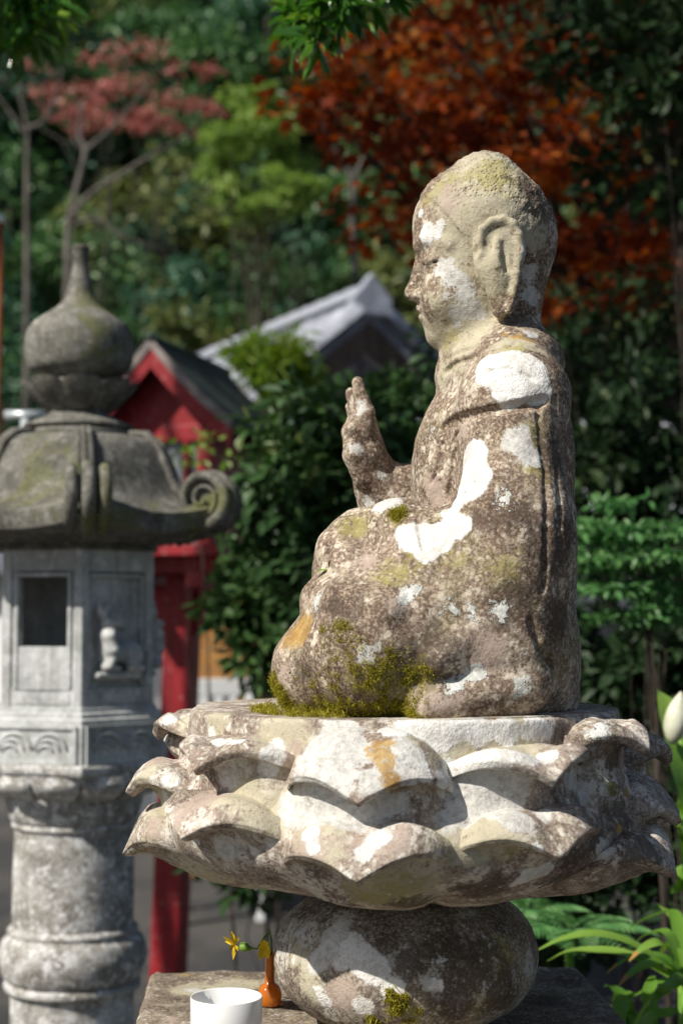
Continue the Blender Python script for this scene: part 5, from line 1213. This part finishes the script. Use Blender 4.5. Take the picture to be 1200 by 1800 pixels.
# --- shade tree at the left whose branches hang into the top of the picture
def shade_tree():
    g_ = np.random.default_rng(81); b = Vector((-3.7, 3.6, 0)); root = empty('plum_yew_tree', b); tag(root, 'narrow-leaved evergreen whose twigs hang in from above', 'tree'); off = np.array(b); m = MB()
    cen = np.array((-2.3, 3.7, 7.3))  # crown out of view, added up the sun line to shade the maple
    o = unit(g_.normal(0, 1, (90, 3))) * (g_.random(90) ** .5)[:, None] * np.array((2.1, 2.0, 1.2)); cl = cen + o
    hang = np.array([at(x_, y_, D) for x_, y_, D in ((20, 5, 3.4), (45, 30, 3.5), (5, 40, 3.5), (60, -30, 3.5), (30, -60, 3.6))])
    limbs(m, (0, 0, -.1), Vector(cen - off) + Vector((0, 0, .2)), [c - off for c in cl[:26]], .13, g_, 9)
    tip = at(590, -70, 2.7); lp = [Vector((.80, .05, 4.2)), Vector((1.7, -.3, 4.6)), Vector((2.8, -.6, 4.2)), tip - b + Vector((-.1, .1, .5)), tip - b]
    q = [Vector(p) for p in cr([tuple(p) for p in lp], 8)]; m.tube(q, [.05 - .038 * i / (len(q) - 1) for i in range(len(q))], 8)
    lp2 = [Vector((.84, .05, 4.4)), Vector((1.8, -.2, 4.7)), Vector((2.6, -.1, 4.0)), Vector(hang[3]) - b + Vector((0, 0, .1))]; q = [Vector(p) for p in cr([tuple(p) for p in lp2], 8)]; m.tube(q, [.04 - .03 * i / (len(q) - 1) for i in range(len(q))], 8)
    tw = []
    for (x0, y0, x1, y1, D) in ((590, -70, 545, 60, 2.66), (590, -70, 500, 30, 2.7), (590, -60, 600, 40, 2.6), (600, -70, 660, 10, 2.72), (600, -70, 690, -10, 2.75), (570, -60, 560, 85, 2.62), (560, -60, 520, 70, 2.7), (590, -60, 630, 30, 2.68)):
        a_ = at(x0, y0, D); e_ = at(x1, y1, D); mid = a_.lerp(e_, .5) + Vector((0, 0, .012)); m.tube([a_ - b, mid - b, e_ - b], [.004, .003, .0015], 6)
        for u in np.linspace(.25, 1, 12): tw.append((np.array(a_.lerp(e_, u)), np.array((e_ - a_).normalized())))
    m.build('trunk', M['bark_dark'], root)
    lms = []
    for q_ in range(5):
        me_, k_ = leaf_mesh('leaf', np.zeros((1, 3)), np.array(((1., 0, 0),)), np.array(((0, 0, 1.),)), .058, .014, T_LEAF); attr(me_, 'rnd', np.full(k_, .1 + .2 * q_)); lms.append(me_)
    for p_, dr_ in tw:
        for _ in range(3):
            d_ = Vector(dr_ * .8 + g_.normal(0, .65, 3)).normalized(); n_ = Vector(g_.normal(0, .5, 3) + np.array((-.4, -.5, .8))); y_ = n_.cross(d_).normalized(); z_ = d_.cross(y_); f_ = g_.uniform(.7, 1.25); l_ = Vector(p_) - b
            o = link('leaf', lms[g_.integers(0, 5)], LF['pod'], root)
            o.matrix_local = Matrix(((d_.x * f_, y_.x * f_, z_.x * f_, l_.x), (d_.y * f_, y_.y * f_, z_.y * f_, l_.y), (d_.z * f_, y_.z * f_, z_.z * f_, l_.z), (0, 0, 0, 1)))
    p2, d2, n2 = clumps_to_leaves(np.vstack([cl, hang]), np.r_[np.full(90, .50), np.full(5, .10)], 75, g_, .6)
    add_foliage('crown', root, p2 - off, d2, n2, .085 * g_.uniform(.7, 1.25, len(p2)), .024, LF['pod'], T_LEAF, g_)
shade_tree()

# --- strap-leaved clumps, ferns and the broad-leaved plant on the right
def strap_clump(name, label, base_px, D, tips, wd, seed, dry=()):
    g_ = np.random.default_rng(seed); bp_ = at(*base_px, D); z0 = .0; root = empty(name, (bp_.x, D, 0)); tag(root, label, 'plant')
    for i, (tx, ty, dD, hx, hy) in enumerate(tips):
        e = at(tx, ty, D + dD); h_ = at(hx, hy, D + dD * .5); a_ = Vector((bp_.x + g_.normal(0, .02), D + g_.normal(0, .02), bp_.z))
        q = cr([tuple(a_), tuple(a_.lerp(h_, .55) + Vector((0, 0, .015))), tuple(h_), tuple(h_.lerp(e, .55) + Vector((0, 0, .008))), tuple(e)], 5) - np.array((bp_.x, D, 0)); n = len(q); V = []
        for j in range(n):
            t_ = q[min(j + 1, n - 1)] - q[max(j - 1, 0)]; s_ = np.cross(t_, (0.15, -.35, 1.0)); s_ /= np.linalg.norm(s_) + 1e-9; u = j / (n - 1)
            w_ = wd * (.55 + .45 * math.sin(math.pi * min(1, u * 1.1 + .1))) * (1 - max(0, (u - .6) / .4) ** 1.8) + .0008; dn_ = np.array((0, 0, -w_ * .35))
            V += [q[j] - s_ * w_, q[j] + dn_, q[j] + s_ * w_]
        F = [(j * 3 + c, j * 3 + c + 1, j * 3 + c + 4, j * 3 + c + 3) for j in range(n - 1) for c in (0, 1)]
        me = mesh_np('leaf', V, F); attr(me, 'rnd', np.full(len(V), g_.random())); o = link('leaf', me, LF['lily'], root)
        if i in dry:
            m2 = mesh_np('dry_tip', np.array(V[-12:]) + (0, 0, .0012), [(j * 3 + c, j * 3 + c + 1, j * 3 + c + 4, j * 3 + c + 3) for j in range(3) for c in (0, 1)]); attr(m2, 'rnd', np.full(12, .5)); link('dry_tip', m2, LF['dry'], o)
    m = MB(); m.tube([(0, 0, -.02), (0.005, 0, bp_.z * .5), (0, 0, bp_.z + .01)], [.03, .026, .018], 8); m.build('stem', M['stem'], root)
    return root
strap_clump('strap_leaf_plant', 'arching strap-leaved plant beside the plinth', (1210, 1730), 2.55, [(940, 1672, .0, 1050, 1640), (960, 1690, .1, 1040, 1668), (1085, 1735, -.15, 1150, 1690), (1105, 1690, -.05, 1160, 1655), (1110, 1662, .1, 1165, 1635), (1065, 1712, .05, 1130, 1680), (1140, 1770, -.2, 1180, 1730), (1095, 1640, .2, 1180, 1600), (1150, 1690, .15, 1190, 1650), (1060, 1780, .1, 1120, 1745), (1260, 1640, 0, 1240, 1610), (1300, 1700, 0, 1260, 1650)], .011, 91, dry=(2, 3, 5))
strap_clump('strap_leaf_plant', 'second strap-leaved clump low at the plinth corner', (1130, 1830), 2.45, [(1075, 1760, .1, 1100, 1745), (1180, 1740, -.1, 1160, 1750), (1200, 1790, 0, 1170, 1780), (1090, 1800, .05, 1105, 1780), (1150, 1715, .1, 1140, 1750), (1060, 1735, .2, 1090, 1745)], .012, 92)
def broad_plant():
    g_ = np.random.default_rng(93); D = 2.75; b = at(1230, 1700, D); root = empty('broad_leaf_plant', (b.x, D, 0)); tag(root, 'broad-leaved plant with a pale bud at the right of the lotus seat', 'plant'); off = Vector((b.x, D, 0))
    m = MB(); m.tube([Vector((0, 0, -.05)), Vector((.01, 0, .6)), at(1225, 1500, D) - off, at(1195, 1300, D) - off], [.016, .014, .011, .006], 8); m.build('stem', M['stem'], root)
    for bx, by, tx, ty, wd, dD in ((1205, 1380, 1155, 1212, 95, .04), (1215, 1450, 1165, 1290, 85, -.02), (1225, 1600, 1190, 1400, 90, .02), (1230, 1560, 1180, 1530, 60, -.02), (1220, 1500, 1160, 1420, 40, .0), (1225, 1420, 1152, 1450, 30, -.04), (1225, 1560, 1185, 1420, 44, -.03), (1230, 1500, 1178, 1570, 34, .03), (1230, 1700, 1155, 1590, 30, .1), (1240, 1400, 1300, 1260, 44, 0), (1240, 1500, 1320, 1450, 44, 0), (1240, 1330, 1205, 1230, 26, .05), (1220, 1790, 1165, 1700, 36, -.25), (1215, 1810, 1190, 1720, 34, -.3)):
        a_ = at(bx, by, D) - off; e_ = at(tx, ty, D + dD) - off; ax = e_ - a_; s_ = ax.cross(Vector((.35, -.75, .5))).normalized(); w0 = wd / FPX * D * .9; nz = s_.cross(ax).normalized(); V = []; N_ = 10
        for j in range(N_ + 1):
            u = j / N_; c = a_.lerp(e_, u) + nz * (.02 * math.sin(math.pi * u)); w_ = w0 * math.sin(math.pi * min(1, u ** .75)) ** .8 * .5 + .0006
            for c2 in (-1, -.5, 0, .5, 1): V.append(c + s_ * (w_ * c2) + nz * (abs(c2) * w_ * .25 + .002 * math.sin(9 * u + c2 * 2)))
        F = [(j * 5 + c, j * 5 + c + 1, j * 5 + c + 6, j * 5 + c + 5) for j in range(N_) for c in range(4)]
        me = mesh_np('leaf', [tuple(v) for v in V], F); attr(me, 'rnd', np.full(len(V), g_.uniform(.2, 1))); link('leaf', me, LF['lily'], root)
    bd = MB(); a_ = at(1180, 1308, D - .05) - off; e_ = at(1196, 1216, D - .05) - off; q = [a_.lerp(e_, j / 8) for j in range(9)]; bd.tube(q, [.0225 * f for f in (.25, .6, .82, .9, .9, .82, .66, .4, .08)], 14)
    bd.build('bud', simple_mat('pale_bud', (.50, .52, .36), (.66, .66, .54), 20, .5, .3, .1), root)
broad_plant()
def fern(label, px, py, D, seed, n=7, L=.30):
    g_ = np.random.default_rng(seed); b = at(px, py, D); root = empty('fern', (b.x, D, 0)); tag(root, label, 'fern')
    m = MB(); m.tube([(0, 0, -.02), (0, 0, b.z)], [.012, .008], 6); m.build('stalk', M['stem'], root)
    for k in range(n):
        a = R(360 * k / n + g_.uniform(-20, 20)); dv = np.array((math.cos(a), math.sin(a), 0)); pos = []; d = []; nr = []; LL = []
        for j in range(1, 20):
            u = j / 19; c = np.array((0, 0, b.z)) + dv * L * u + np.array((0, 0, .5 * L * u * (1 - u * 1.1)))
            sd = np.array((-dv[1], dv[0], 0))
            for s_ in (-1, 1): pos.append(c); d.append(sd * s_ + dv * .45 + np.array((0, 0, -.15))); nr.append((0, 0, 1)); LL.append(L * .34 * math.sin(math.pi * (u * .85 + .12)))
        LL = np.array(LL); add_foliage('frond', root, np.array(pos), np.array(d), np.array(nr, float) + g_.normal(0, .1, (len(pos), 3)), LL, LL * .22, LF['box'], T_LEAF, g_)
fern('soft green fern growing in the shade behind the round stone', 1000, 1640, 2.95, 95, 7, .17)
fern('small fern close under the lotus petals', 930, 1605, 3.1, 96, 6, .13)
